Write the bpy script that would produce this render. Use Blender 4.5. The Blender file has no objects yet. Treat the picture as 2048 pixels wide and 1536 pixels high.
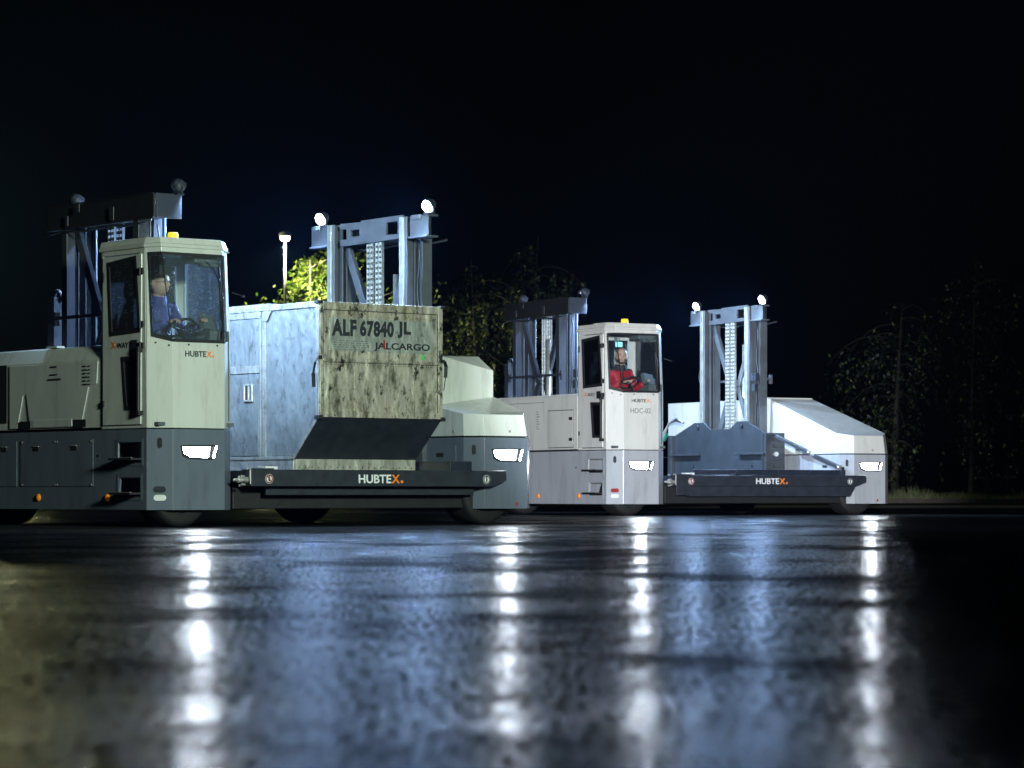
import bpy, bmesh, math, random
from mathutils import Vector, Matrix
R = math.radians
random.seed(7)
sc = bpy.context.scene
COL = sc.collection

# ------------------------------------------------------------------ camera
cam_d = bpy.data.cameras.new("camera")
cam = bpy.data.objects.new("camera", cam_d)
COL.objects.link(cam)
cam.location = (0, 0, 0.325)
cam.rotation_euler = (R(90), 0, 0)
cam_d.sensor_width = 36.0
cam_d.lens = 36.0 * 6000 / 2048
cam_d.shift_y = (985 - 768) / 2048
cam_d.clip_start = 0.05
cam_d.clip_end = 2000
cam_d.dof.use_dof = True
cam_d.dof.focus_distance = 31.0
cam_d.dof.aperture_fstop = 5.0
sc.camera = cam

# ------------------------------------------------------------------ world (night)
w = bpy.data.worlds.new("World")
sc.world = w
w.use_nodes = True
wn = w.node_tree
bg = wn.nodes["Background"]
sky = wn.nodes.new("ShaderNodeTexSky")
sky.sky_type = 'NISHITA'
sky.sun_disc = False
sky.sun_elevation = R(8)
sky.sun_rotation = R(150)
wn.links.new(sky.outputs[0], bg.inputs[0])
bg.inputs[1].default_value = 0.00012

# ------------------------------------------------------------------ view
sc.view_settings.view_transform = 'Standard'
sc.view_settings.look = 'None'
sc.view_settings.gamma = 1
sc.view_settings.exposure = 0
sc.cycles.use_denoising = True
sc.cycles.denoising_prefilter = 'ACCURATE'
w.cycles.sampling_method = 'NONE'
sc.cycles.max_bounces = 8
sc.cycles.transparent_max_bounces = 12
sc.cycles.sample_clamp_indirect = 4
sc.cycles.caustics_reflective = False
sc.cycles.caustics_refractive = False

COOL = (0.48, 0.70, 1.0)
BLUE = (0.36, 0.58, 1.0)
def lamp(name, kind, loc, power, color, target=None, size=60, blend=1.0, radius=0.05, parent=None):
    d = bpy.data.lights.new(name, kind)
    d.energy = power
    d.color = color
    o = bpy.data.objects.new(name, d)
    COL.objects.link(o)
    o.location = loc
    if kind == 'SPOT':
        d.spot_size = R(size); d.spot_blend = blend
    if kind != 'SUN':
        d.shadow_soft_size = radius
    if target is not None:
        o.rotation_euler = (Vector(target) - Vector(loc)).to_track_quat('-Z', 'Y').to_euler()
    if parent: o.parent = parent
    return o
# dim night light from the sky side of the yard, and three lamps added out of view
sun_d = bpy.data.lights.new("sun", 'SUN'); sun_d.energy = 0.02; sun_d.angle = R(3); sun_d.color = (0.8, 0.9, 1)
sun = bpy.data.objects.new("sun", sun_d); COL.objects.link(sun)
sun.rotation_euler = Vector((-0.5, 0.83, -0.25)).to_track_quat('-Z', 'Y').to_euler()
lamp("unseen_lamp_light.001", 'POINT', (-17.6, 92.0, 8.0), 4500, (0.95, 0.95, 0.50), None, radius=0.2)  # unseen far lamp, for the yellow reflection on the ground
lamp("unseen_lamp_light", 'SPOT', (5.9, 10.0, 5.0), 18000, (0.80, 0.97, 0.80), (-2.2, 29.0, 1.3), 26, 0.6, 1.0)  # added spot without fixture, brightens the nearer transporter
lamp("added_fill_light", 'SPOT', (0.7, 1.0, 2.0), 95000, (0.92, 0.97, 1.0), (3.0, 43.5, 1.6), 11, 0.5, 0.25)  # added fill spot near the camera, brightens the farther transporter

# ------------------------------------------------------------------ helpers
def link(o, parent=None):
    COL.objects.link(o)
    if parent is not None: o.parent = parent
    return o
def tag(o, label=None, cat=None, group=None, kind=None):
    if label: o["label"] = label
    if cat: o["category"] = cat
    if group: o["group"] = group
    if kind: o["kind"] = kind
    return o
def empty(name, loc=(0, 0, 0), rz=0, parent=None):
    o = bpy.data.objects.new(name, None)
    o.empty_display_size = 0.2
    link(o, parent); o.location = loc; o.rotation_euler = (0, 0, rz)
    return o

class MB:
    def __init__(s): s.bm = bmesh.new()
    def face(s, pts):
        return s.bm.faces.new([s.bm.verts.new(p) for p in pts])
    def box(s, x0, x1, y0, y1, z0, z1):
        v = [s.bm.verts.new((x, y, z)) for z in (z0, z1) for x, y in ((x0, y0), (x1, y0), (x1, y1), (x0, y1))]
        for f in ((3, 2, 1, 0), (4, 5, 6, 7), (0, 1, 5, 4), (1, 2, 6, 5), (2, 3, 7, 6), (3, 0, 4, 7)):
            s.bm.faces.new([v[i] for i in f])
        return s
    def rbox(s, c, size, rot):
        m = Matrix.Translation(c) @ rot.to_matrix().to_4x4() if hasattr(rot, 'to_matrix') else Matrix.Translation(c) @ rot
        a, b, d = [q / 2 for q in size]
        v = [s.bm.verts.new(m @ Vector((x, y, z))) for z in (-d, d) for x, y in ((-a, -b), (a, -b), (a, b), (-a, b))]
        for f in ((3, 2, 1, 0), (4, 5, 6, 7), (0, 1, 5, 4), (1, 2, 6, 5), (2, 3, 7, 6), (3, 0, 4, 7)):
            s.bm.faces.new([v[i] for i in f])
        return s
    def hull8(s, lo, hi):
        """two rings of equal length joined (lo, hi: lists of 3D points)"""
        a = [s.bm.verts.new(p) for p in lo]; b = [s.bm.verts.new(p) for p in hi]
        n = len(a)
        s.bm.faces.new(a[::-1]); s.bm.faces.new(b)
        for i in range(n):
            j = (i + 1) % n
            s.bm.faces.new([a[i], a[j], b[j], b[i]])
        return s
    def prism(s, pts, z0, z1):
        return s.hull8([(x, y, z0) for x, y in pts], [(x, y, z1) for x, y in pts])
    def prism_x(s, yz, x0, x1):
        return s.hull8([(x0, y, z) for y, z in yz], [(x1, y, z) for y, z in yz])
    def prism_y(s, xz, y0, y1):
        return s.hull8([(x, y0, z) for x, z in xz], [(x, y1, z) for x, z in xz])
    def cyl(s, p, q, r, n=16, r2=None, caps=True):
        p, q = Vector(p), Vector(q); d = (q - p).normalized()
        u = d.orthogonal().normalized(); v = d.cross(u)
        r2 = r if r2 is None else r2
        a = []; b = []
        for i in range(n):
            t = 2 * math.pi * i / n
            e = u * math.cos(t) + v * math.sin(t)
            a.append(s.bm.verts.new(p + e * r)); b.append(s.bm.verts.new(q + e * r2))
        for i in range(n):
            j = (i + 1) % n
            s.bm.faces.new([a[i], a[j], b[j], b[i]])
        if caps:
            s.bm.faces.new(a[::-1]); s.bm.faces.new(b)
        return s
    def tube(s, pts, r, n=8):
        pts = [Vector(p) for p in pts]; prev = None; u = None
        rings = []
        for i, p in enumerate(pts):
            d = (pts[min(i + 1, len(pts) - 1)] - pts[max(i - 1, 0)]).normalized()
            if u is None: u = d.orthogonal().normalized()
            else: u = (u - d * u.dot(d)).normalized()
            v = d.cross(u)
            rr = r[i] if isinstance(r, (list, tuple)) else r
            rings.append([s.bm.verts.new(p + (u * math.cos(2 * math.pi * k / n) + v * math.sin(2 * math.pi * k / n)) * rr) for k in range(n)])
        for a, b in zip(rings, rings[1:]):
            for k in range(n):
                j = (k + 1) % n
                s.bm.faces.new([a[k], a[j], b[j], b[k]])
        s.bm.faces.new(rings[0][::-1]); s.bm.faces.new(rings[-1])
        return s
    def torus(s, c, R_, r, ax, n=28, m=8):
        c = Vector(c); ax = Vector(ax).normalized(); u = ax.orthogonal().normalized(); v = ax.cross(u)
        g = []
        for i in range(n):
            t = 2 * math.pi * i / n; e = u * math.cos(t) + v * math.sin(t)
            g.append([s.bm.verts.new(c + e * (R_ + r * math.cos(2 * math.pi * k / m)) + ax * r * math.sin(2 * math.pi * k / m)) for k in range(m)])
        for i in range(n):
            for k in range(m):
                s.bm.faces.new([g[i][k], g[(i + 1) % n][k], g[(i + 1) % n][(k + 1) % m], g[i][(k + 1) % m]])
        return s
    def lathe(s, c, ax, prof, n=28):
        """prof: list of (radius, height along ax)"""
        c = Vector(c); ax = Vector(ax).normalized(); u = ax.orthogonal().normalized(); v = ax.cross(u)
        rings = []
        for r, h in prof:
            if r < 1e-6: rings.append([s.bm.verts.new(c + ax * h)])
            else: rings.append([s.bm.verts.new(c + ax * h + (u * math.cos(2 * math.pi * k / n) + v * math.sin(2 * math.pi * k / n)) * r) for k in range(n)])
        for a, b in zip(rings, rings[1:]):
            for k in range(n):
                j = (k + 1) % n
                if len(a) == 1 and len(b) == 1: continue
                if len(a) == 1: s.bm.faces.new([a[0], b[j], b[k]])
                elif len(b) == 1: s.bm.faces.new([a[k], a[j], b[0]])
                else: s.bm.faces.new([a[k], a[j], b[j], b[k]])
        return s
    def plate(s, outline, holes, f, t):
        """flat plate with holes; f(u, v, w) -> xyz, w from 0 to t is the thickness"""
        loops = [outline] + list(holes)
        tmp = bmesh.new(); es = []
        for lp in loops:
            vs = [tmp.verts.new((u, v, 0)) for u, v in lp]
            for i in range(len(vs)): es.append(tmp.edges.new((vs[i], vs[(i + 1) % len(vs)])))
        bmesh.ops.triangle_fill(tmp, use_beauty=True, use_dissolve=False, edges=es)
        tmp.verts.index_update()
        lo = [s.bm.verts.new(f(v.co.x, v.co.y, 0)) for v in tmp.verts]
        hi = [s.bm.verts.new(f(v.co.x, v.co.y, t)) for v in tmp.verts]
        for fc in tmp.faces:
            ix = [v.index for v in fc.verts]
            s.bm.faces.new([lo[i] for i in ix]); s.bm.faces.new([hi[i] for i in reversed(ix)])
        k = 0
        for lp in loops:
            n = len(lp)
            for i in range(n):
                a, b = k + i, k + (i + 1) % n
                s.bm.faces.new([lo[a], lo[b], hi[b], hi[a]])
            k += n
        tmp.free()
        return s
    def build(s, name, mat, parent=None, bevel=0.0, smooth=False, xf=None):
        bm = s.bm
        if xf is not None: bmesh.ops.transform(bm, matrix=xf, verts=bm.verts)
        bmesh.ops.recalc_face_normals(bm, faces=bm.faces)
        me = bpy.data.meshes.new(name); bm.to_mesh(me); bm.free()
        for m in (mat if isinstance(mat, (list, tuple)) else [mat]): me.materials.append(m)
        o = bpy.data.objects.new(name, me); link(o, parent)
        if smooth:
            for p in me.polygons: p.use_smooth = True
        if bevel:
            b = o.modifiers.new("bevel", 'BEVEL'); b.width = bevel; b.segments = 2; b.limit_method = 'ANGLE'; b.angle_limit = R(35)
            b.harden_normals = False
        return o

# ------------------------------------------------------------------ materials
def nodes(name):
    m = bpy.data.materials.new(name); m.use_nodes = True
    nt = m.node_tree
    return m, nt, nt.nodes["Principled BSDF"]
def ramp(nt, src, stops):
    r = nt.nodes.new("ShaderNodeValToRGB")
    el = r.color_ramp.elements
    while len(el) < len(stops): el.new(0.5)
    for e, (p, c) in zip(el, stops):
        e.position = p; e.color = (*c, 1) if len(c) == 3 else c
    nt.links.new(src, r.inputs[0])
    return r.outputs[0]
def noise(nt, scale, detail=4, stretch=(1, 1, 1), rough=0.55, loc=(0, 0, 0), coord="Object"):
    tc = nt.nodes.new("ShaderNodeTexCoord"); mp = nt.nodes.new("ShaderNodeMapping")
    mp.inputs["Scale"].default_value = stretch; mp.inputs["Location"].default_value = loc
    n = nt.nodes.new("ShaderNodeTexNoise"); n.inputs["Scale"].default_value = scale
    n.inputs["Detail"].default_value = detail; n.inputs["Roughness"].default_value = rough
    nt.links.new(tc.outputs[coord], mp.inputs[0]); nt.links.new(mp.outputs[0], n.inputs[0])
    return n.outputs["Fac"]
def mixc(nt, fac, a, b):
    m = nt.nodes.new("ShaderNodeMix"); m.data_type = 'RGBA'
    for i, v in ((0, fac), (6, a), (7, b)):
        if isinstance(v, (int, float)): m.inputs[i].default_value = v
        elif isinstance(v, tuple): m.inputs[i].default_value = (*v, 1)
        else: nt.links.new(v, m.inputs[i])
    return m.outputs[2]
def bump(nt, b, src, strength, dist, prev=None):
    n = nt.nodes.new("ShaderNodeBump"); n.inputs["Strength"].default_value = strength; n.inputs["Distance"].default_value = dist
    nt.links.new(src, n.inputs["Height"])
    if prev is not None: nt.links.new(prev, n.inputs["Normal"])
    nt.links.new(n.outputs[0], b.inputs["Normal"])
    return n.outputs[0]
def simple(name, col, rough=0.5, metal=0.0, var=0.15, scale=6.0, bmp=0.0, spec=0.5, coat=0.0):
    m, nt, b = nodes(name)
    n = noise(nt, scale, 5)
    dk = tuple(c * (1 - var) for c in col); lt = tuple(min(1, c * (1 + var)) for c in col)
    nt.links.new(ramp(nt, n, [(0.3, dk), (0.7, lt)]), b.inputs["Base Color"])
    r = nt.nodes.new("ShaderNodeMapRange"); nt.links.new(noise(nt, scale * 3, 4), r.inputs[0])
    r.inputs[3].default_value = rough * 0.75; r.inputs[4].default_value = min(1, rough * 1.25)
    nt.links.new(r.outputs[0], b.inputs["Roughness"])
    b.inputs["Metallic"].default_value = metal
    b.inputs["Specular IOR Level"].default_value = spec
    b.inputs["Coat Weight"].default_value = coat; b.inputs["Coat Roughness"].default_value = 0.12
    if bmp: bump(nt, b, noise(nt, scale * 12, 3), bmp, 0.004)
    return m
def paint(name, col, drops=0.25, rough=0.34):
    """wet sheet-metal paint: rain beads, faint dirt"""
    m, nt, b = nodes(name)
    base = ramp(nt, noise(nt, 1.7, 6, (1, 1, 0.35)), [(0.28, tuple(c * 0.86 for c in col)), (0.6, col)])
    grime = ramp(nt, noise(nt, 9, 8, (1, 1, 0.16), 0.7), [(0.50, (0, 0, 0)), (0.80, (1, 1, 1))])
    c = mixc(nt, grime, base, tuple(x * 0.62 for x in col))
    nt.links.new(c, b.inputs["Base Color"])
    b.inputs["Roughness"].default_value = rough
    b.inputs["Coat Weight"].default_value = 0.25; b.inputs["Coat Roughness"].default_value = 0.15
    tc = nt.nodes.new("ShaderNodeTexCoord"); v = nt.nodes.new("ShaderNodeTexVoronoi"); v.inputs["Scale"].default_value = 90
    nt.links.new(tc.outputs["Object"], v.inputs[0])
    dr = ramp(nt, v.outputs["Distance"], [(0.0, (1, 1, 1)), (0.33, (0, 0, 0))])
    n1 = bump(nt, b, noise(nt, 2.2, 3), 0.12, 0.03)
    bump(nt, b, dr, drops, 0.004, n1)
    return m
def emit(name, col, strength):
    m, nt, b = nodes(name)
    b.inputs["Base Color"].default_value = (*col, 1)
    b.inputs["Emission Color"].default_value = (*col, 1); b.inputs["Emission Strength"].default_value = strength
    m.cycles.emission_sampling = 'NONE'
    return m
def glass(name, tint, drops, dust=0.02):
    m, nt, b = nodes(name)
    out = nt.nodes["Material Output"]
    tr = nt.nodes.new("ShaderNodeBsdfTransparent"); tr.inputs[0].default_value = (*tint, 1)
    gl = nt.nodes.new("ShaderNodeBsdfGlossy"); gl.inputs["Roughness"].default_value = 0.03
    df = nt.nodes.new("ShaderNodeBsdfDiffuse"); df.inputs[0].default_value = (0.7, 0.8, 0.9, 1)
    fr = nt.nodes.new("ShaderNodeFresnel"); fr.inputs[0].default_value = 1.5
    m1 = nt.nodes.new("ShaderNodeMixShader"); nt.links.new(fr.outputs[0], m1.inputs[0])
    nt.links.new(tr.outputs[0], m1.inputs[1]); nt.links.new(gl.outputs[0], m1.inputs[2])
    tc = nt.nodes.new("ShaderNodeTexCoord"); v = nt.nodes.new("ShaderNodeTexVoronoi"); v.inputs["Scale"].default_value = 55
    nt.links.new(tc.outputs["Object"], v.inputs[0])
    dr = ramp(nt, v.outputs["Distance"], [(0.10, (1, 1, 1)), (0.22, (0, 0, 0))])
    pt = ramp(nt, noise(nt, 14, 3), [(0.48, (0, 0, 0)), (0.62, (1, 1, 1))])
    mu = nt.nodes.new("ShaderNodeMath"); mu.operation = 'MULTIPLY'
    nt.links.new(dr, mu.inputs[0]); nt.links.new(pt, mu.inputs[1])
    mu2 = nt.nodes.new("ShaderNodeMath"); mu2.operation = 'MULTIPLY_ADD'
    nt.links.new(mu.outputs[0], mu2.inputs[0]); mu2.inputs[1].default_value = drops; mu2.inputs[2].default_value = dust
    m2 = nt.nodes.new("ShaderNodeMixShader"); nt.links.new(mu2.outputs[0], m2.inputs[0])
    nt.links.new(m1.outputs[0], m2.inputs[1]); nt.links.new(df.outputs[0], m2.inputs[2])
    nt.links.new(m2.outputs[0], out.inputs[0])
    return m

M = {}
M['paint_a'] = paint("light_grey_paint", (0.57, 0.60, 0.57), 0.35)
M['paint_b'] = paint("clean_light_grey_paint", (0.66, 0.66, 0.63), 0.08)
M['skirt_a'] = paint("blue_grey_paint", (0.12, 0.145, 0.19), 0.15)
M['skirt_b'] = paint("mid_grey_paint", (0.40, 0.42, 0.46), 0.06)
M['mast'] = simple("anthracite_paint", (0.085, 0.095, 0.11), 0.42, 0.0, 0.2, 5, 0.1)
M['track'] = simple("greased_steel_track", (0.42, 0.44, 0.40), 0.38, 0.6, 0.25, 9, 0.15)
M['plate'] = simple("dark_slate_paint", (0.028, 0.034, 0.042), 0.42, 0.0, 0.2, 4, 0.1)
M['mast_shade'] = simple("shaded_mast_paint", (0.028, 0.034, 0.048), 0.42, 0.0, 0.2, 5, 0.1)  # mast paint darkened for the rear masts, shade put into the colour
M['dark'] = simple("dark_steel", (0.022, 0.027, 0.038), 0.45, 0.0, 0.25, 8, 0.15)
M['deck'] = simple("deck_steel", (0.022, 0.028, 0.045), 0.40, 0.1, 0.3, 5, 0.2)
M['black'] = simple("black_rubber", (0.012, 0.013, 0.015), 0.55, 0.0, 0.2, 10)
M['tyre'] = simple("tyre_rubber", (0.007, 0.007, 0.008), 0.7, 0.0, 0.3, 14, 0.3)
M['rim'] = simple("wheel_rim_steel", (0.025, 0.028, 0.034), 0.5, 0.3, 0.2, 9)
M['chain'] = simple("galvanised_chain", (0.55, 0.57, 0.55), 0.35, 0.7, 0.25, 20)
M['zinc'] = simple("zinc_bolt", (0.6, 0.6, 0.58), 0.35, 0.7, 0.1, 20)
M['interior'] = simple("cab_interior_plastic", (0.09, 0.11, 0.12), 0.55, 0.0, 0.2, 9, 0.1)
M['lining'] = simple("cab_lining", (0.34, 0.42, 0.42), 0.5, 0.0, 0.1, 5)
M['amber'] = emit("amber_beacon_glass", (1.0, 0.50, 0.02), 0.9)
M['ambercap'] = emit("amber_marker", (0.9, 0.24, 0.01), 0.05)
M['red'] = simple("red_reflector", (0.30, 0.02, 0.02), 0.3, 0, 0.1, 12)
M['white'] = simple("white_reflector", (0.7, 0.72, 0.74), 0.3, 0, 0.05, 12)
M['lampglass'] = emit("lit_headlight_glass", (0.86, 0.93, 1.0), 110)
M['lampglass'].cycles.emission_sampling = 'FRONT'
M['lampdisc'] = emit("lit_work_lamp_glass", (0.80, 0.90, 1.0), 40)
M['streetglass'] = emit("lit_street_lamp_glass", (1.0, 0.94, 0.62), 25)
M['screen'] = emit("lit_display", (0.35, 0.8, 0.95), 0.8)
M['txt_dark'] = simple("dark_lettering", (0.02, 0.022, 0.03), 0.5, 0, 0.2, 20)
M['txt_grey'] = simple("grey_lettering", (0.16, 0.17, 0.18), 0.5, 0, 0.2, 20)
M['txt_orange'] = simple("orange_lettering", (0.85, 0.22, 0.02), 0.45, 0, 0.1, 20)
M['txt_white'] = simple("white_lettering", (0.75, 0.77, 0.8), 0.45, 0, 0.1, 20)
M['glass_a'] = glass("rainy_glass", (0.93, 0.97, 0.985), 0.55, 0.02)
M['glass_b'] = glass("clear_glass", (0.95, 0.975, 0.98), 0.05, 0.004)
M['hose'] = simple("black_hose", (0.03, 0.035, 0.04), 0.4, 0, 0.2, 20)
M['green_hose'] = simple("green_coupling", (0.02, 0.25, 0.16), 0.4, 0, 0.1, 20)

# ------------------------------------------------------------------ lettering
_dg = None
def lettering(name, body, mat, parent, f, u0, v0, width, height, bold=0.0, t=0.002, spacing=1.0):
    """text fitted to width x height at (u0, v0); f(u, v, w) -> xyz"""
    cu = bpy.data.curves.new("tmp", 'FONT'); cu.body = body; cu.offset = bold; cu.space_character = spacing
    cu.resolution_u = 3; cu.extrude = 0.01
    o = bpy.data.objects.new("tmp", cu); COL.objects.link(o)
    bpy.context.view_layer.update()
    dg = bpy.context.evaluated_depsgraph_get()
    me = bpy.data.meshes.new_from_object(o.evaluated_get(dg))
    xs = [v.co.x for v in me.vertices]; ys = [v.co.y for v in me.vertices]
    x0, x1, y0, y1 = min(xs), max(xs), min(ys), max(ys)
    for v in me.vertices:
        v.co = Vector(f(u0 + (v.co.x - x0) / (x1 - x0) * width, v0 + (v.co.y - y0) / (y1 - y0) * height, t if v.co.z > 0 else 0.0))
    bpy.data.objects.remove(o); bpy.data.curves.remove(cu)
    me.name = name; me.materials.clear(); me.materials.append(mat)
    ob = bpy.data.objects.new(name, me); link(ob, parent)
    return ob
def logo(parent, f, u0, v0, width, height, dark=True):
    a = M['txt_dark'] if dark else M['txt_white']
    lettering("lettering", "HUBTE", a, parent, f, u0, v0, width * 0.715, height, 0.022)
    lettering("lettering", "X", M['txt_orange'], parent, f, u0 + width * 0.725, v0, width * 0.185, height, 0.03)
    mb = MB(); r = height * 0.19
    c = (u0 + width * 0.955, v0 + r)
    ring = [(c[0] + r * math.cos(2 * math.pi * k / 14), c[1] + r * math.sin(2 * math.pi * k / 14)) for k in range(14)]
    mb.plate(ring, [], f, 0.002); mb.build("logo_dot", M['txt_orange'], parent)

# ------------------------------------------------------------------ transporter
def face_front(y):  # plane facing -y, proud of it
    return lambda u, v, w: (u, y - w, v)
def face_side(x):   # plane facing -x; u runs to the viewer's right (-y)
    return lambda u, v, w: (x - w, -u, v)
LEN = 5.3
def mast(parent, x0, yc, sgn, psh):
    """mast whose face looks towards -x (sgn=+1, stands right) or +x (sgn=-1, stands left)"""
    mm_ = M['mast'] if sgn > 0 else M['mast_shade']
    X = lambda d: x0 + sgn * d
    def bx(mb, d0, d1, y0, y1, z0, z1):
        a, b = sorted((X(d0), X(d1))); mb.box(a, b, yc + y0, yc + y1, z0, z1)
    root = MB(); bx(root, 0.02, 0.30, -0.70, 0.70, 0.30, 0.42)
    parent = root.build("mast", mm_, parent, 0.006)
    for s in (-1, 1):
        mb = MB()   # inner rail: channel with flange and bright roller track
        y = 0.63 * s
        bx(mb, 0.00, 0.018, y - 0.065, y + 0.065, 0.42, 3.16)
        bx(mb, 0.018, 0.11, y + s * 0.02 - 0.012, y + s * 0.02 + 0.012, 0.42, 3.155)
        bx(mb, 0.11, 0.13, y - 0.055, y + 0.055, 0.42, 3.15)
        mb.build("inner_rail", mm_, parent, 0.003)
        tb = MB(); bx(tb, -0.022, 0.0, y - 0.035, y + 0.035, 0.44, 3.155)
        tb.build("roller_track", M['track'], parent, 0.003)
        mb = MB(); y = 0.66 * s
        bx(mb, 0.20, 0.32, y - 0.05, y + 0.05, 0.42, 2.94)
        bx(mb, 0.185, 0.20, y - 0.065, y + 0.065, 0.42, 2.94)
        mb.build("outer_rail", mm_, parent, 0.003)
    # crown beam: back web, flanges, cut-out front plate, end boxes
    mb = MB()
    e = 0.98 if sgn < 0 else 0.70
    bx(mb, 0.30, 0.32, -e, e, 2.95, 3.17)
    bx(mb, 0.32, 0.335, -e, e, 2.935, 2.95); bx(mb, 0.32, 0.335, -e, e, 3.17, 3.18)
    mb.build("crown_web", M['black'], parent, 0.003)
    mb = MB()
    bx(mb, 0.13, 0.30, -e, e, 3.145, 3.17)
    bx(mb, 0.13, 0.30, -e, e, 2.95, 2.97)
    if sgn < 0:
        bx(mb, 0.02, 0.30, -1.00, -0.98, 2.94, 3.175); bx(mb, 0.02, 0.30, 0.98, 1.00, 2.94, 3.175)
        bx(mb, 0.36, 0.365, 0.30, 0.36, 3.08, 3.16); bx(mb, 0.337, 0.345, -0.30, -0.22, 2.96, 3.09); bx(mb, 0.337, 0.345, 0.55, 0.61, 2.96, 3.06)
    else:
        for s_ in (-1, 1):
            y0, y1 = sorted((s_ * 0.71, s_ * 1.02))
            bx(mb, 0.03, 0.045, y0, y1, 2.95, 3.165); bx(mb, 0.03, 0.16, y0, y1, 3.145, 3.165); bx(mb, 0.0, 0.16, y0, y1, 2.93, 2.95)
            bx(mb, 0.0, 0.03, y0 + 0.12, y1 - 0.06, 3.12, 3.166)
    mb.build("crown_beam", mm_, parent, 0.003)
    mb = MB()
    f = lambda u, v, w_: (X(0.06 + w_), yc + u, v)
    mb.plate([(-0.54, 2.95), (0.54, 2.93), (0.54, 3.0), (0.43, 3.0), (0.43, 3.11), (0.54, 3.11), (0.54, 3.17), (0.18, 3.165), (0.17, 3.18), (-0.54, 3.19)],
             [[(-0.46, 3.0), (-0.26, 3.0), (-0.26, 3.13), (-0.46, 3.13)], [(0.20, 3.02), (0.36, 3.02), (0.36, 3.09), (0.20, 3.09)]], f, 0.03)
    mb.build("crosshead_plate", mm_, parent, 0.003)
    mb = MB()
    for s in (-1, 1):
        a = Vector((X(0.2), yc + 0.60 * s, 2.93)); b = Vector((X(0.2), yc + 0.10 * s, 1.95))
        d = (b - a); L = d.length; rot = d.to_track_quat('Z', 'X')
        mb.rbox((a + b) / 2, (0.1, 0.05, L) if abs(d.x) < 1e-6 else (0.1, 0.05, L), rot)
        a2 = Vector((X(0.2), yc + 0.10 * s, 1.95)); b2 = Vector((X(0.2), yc + 0.50 * s, 1.1))
        d = (b2 - a2); mb.rbox((a2 + b2) / 2, (0.1, 0.05, d.length), d.to_track_quat('Z', 'X'))
    mb.build("v_brace", mm_, parent, 0.003)
    # lift chains: two rows of links each
    for y in (0.08, -0.07):
        mb = MB()
        for k in range(2):
            yy = y + (k - 0.5) * 0.06
            z = 0.5
            while z < 2.94:
                bx(mb, 0.115, 0.130, yy - 0.022, yy + 0.022, z, z + 0.030)
                bx(mb, 0.108, 0.138, yy - 0.028, yy - 0.020, z - 0.012, z + 0.044)
                bx(mb, 0.108, 0.138, yy + 0.020, yy + 0.028, z - 0.012, z + 0.044)
                z += 0.056
        mb.build("lift_chain", M['chain'], parent)
    mb = MB()   # lift cylinder and hose guide behind the chains
    mb.cyl((X(0.23), yc - 0.22, 0.4), (X(0.23), yc - 0.22, 2.6), 0.035, 14)
    mb.build("lift_cylinder", M['track'], parent, 0, True)
    mb = MB()
    bx(mb, 0.325, 0.345, -0.80, 0.80, 2.04, 2.075)
    bx(mb, 0.30, 0.345, -0.82, -0.78, 1.98, 2.12); bx(mb, 0.30, 0.345, 0.78, 0.82, 1.98, 2.12)
    mb.build("cross_tie", mm_, parent, 0.002)
    mb = MB()   # valve block clamped to the near rail
    bx(mb, 0.02, 0.10, -0.83, -0.70, 2.02, 2.14); bx(mb, 0.03, 0.09, -0.80, -0.71, 1.86, 1.98)
    for z in (2.05, 2.11):
        bx(mb, 0.0, 0.02, -0.80, -0.78, z, z + 0.02)
    mb.build("valve_block", M['dark'], parent, 0.004)
    # cable and hoses hanging along the mast
    mb = MB()
    mb.tube([(X(0.10), yc + 0.74, 2.9 - 0.1 * k + 0.0) for k in range(18)], 0.014, 6)
    mb.tube([(X(0.12), yc - 0.74 - 0.02 * math.sin(k), 2.9 - 0.1 * k) for k in range(18)], 0.010, 6)
    mb.tube([(X(0.03), yc + 0.72 + 0.05 * math.sin(math.pi * k / 8), 2.25 - 0.03 * k) for k in range(9)], 0.010, 6)
    mb.tube([(X(0.33), yc - 0.95 + 0.235 * k, 2.92 - 0.03 * math.sin(k * 0.9) ** 2) for k in range(9)], 0.012, 6)
    mb.build("hose", M['hose'], parent, 0, True)
    # hose carrier standing beyond the far rail
    mb = MB(); bx(mb, 0.10, 0.26, 0.96, 1.08, 0.9, 2.28)
    for k in range(24):
        bx(mb, 0.085, 0.11, 0.95, 1.09, 0.95 + 0.055 * k, 0.975 + 0.055 * k)
    mb.torus((X(0.18), yc + 1.02, 2.28), 0.07, 0.02, (1, 0, 0), 20, 6)
    if sgn < 0: mb.build("hose_carrier", M['dark'], parent, 0.004)
    # carriage plate hung on the rails, with shelves, pins and eyes
    yc = yc + psh
    mb = MB()
    f = lambda u, v, w_: (X(-0.06 - w_), yc + u, v)
    mb.plate([(-1.32, 0.60), (1.32, 0.60), (1.32, 1.21), (0.72, 1.41), (0.46, 1.41), (0.26, 1.30), (-0.30, 1.30), (-0.50, 1.41), (-0.76, 1.41), (-1.32, 1.21)],
             [[(-0.95, 0.70), (-0.89, 0.70), (-0.92, 0.76)], [(0.71, 0.70), (0.77, 0.70), (0.74, 0.76)]], f, 0.035)
    for s in (-1, 1):
        bx(mb, -0.20, -0.096, s * 0.95 - 0.42, s * 0.95 + 0.38, 0.895, 0.925)
        mb.rbox((X(-0.13), yc + s * 1.30, 0.9), (0.07, 0.03, 0.62), Matrix.Rotation(0, 4, 'X'))
        mb.cyl((X(-0.10), yc + s * 0.62 - 0.02, 1.34), (X(-0.125), yc + s * 0.62 - 0.02, 1.34), 0.035, 12)
    bx(mb, -0.16, 0.18, -1.40, -1.33, 0.62, 1.22); bx(mb, -0.16, 0.18, 1.33, 1.40, 0.62, 1.22)
    bx(mb, -0.02, 0.14, -1.30, -1.0, 0.62, 1.1)
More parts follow.
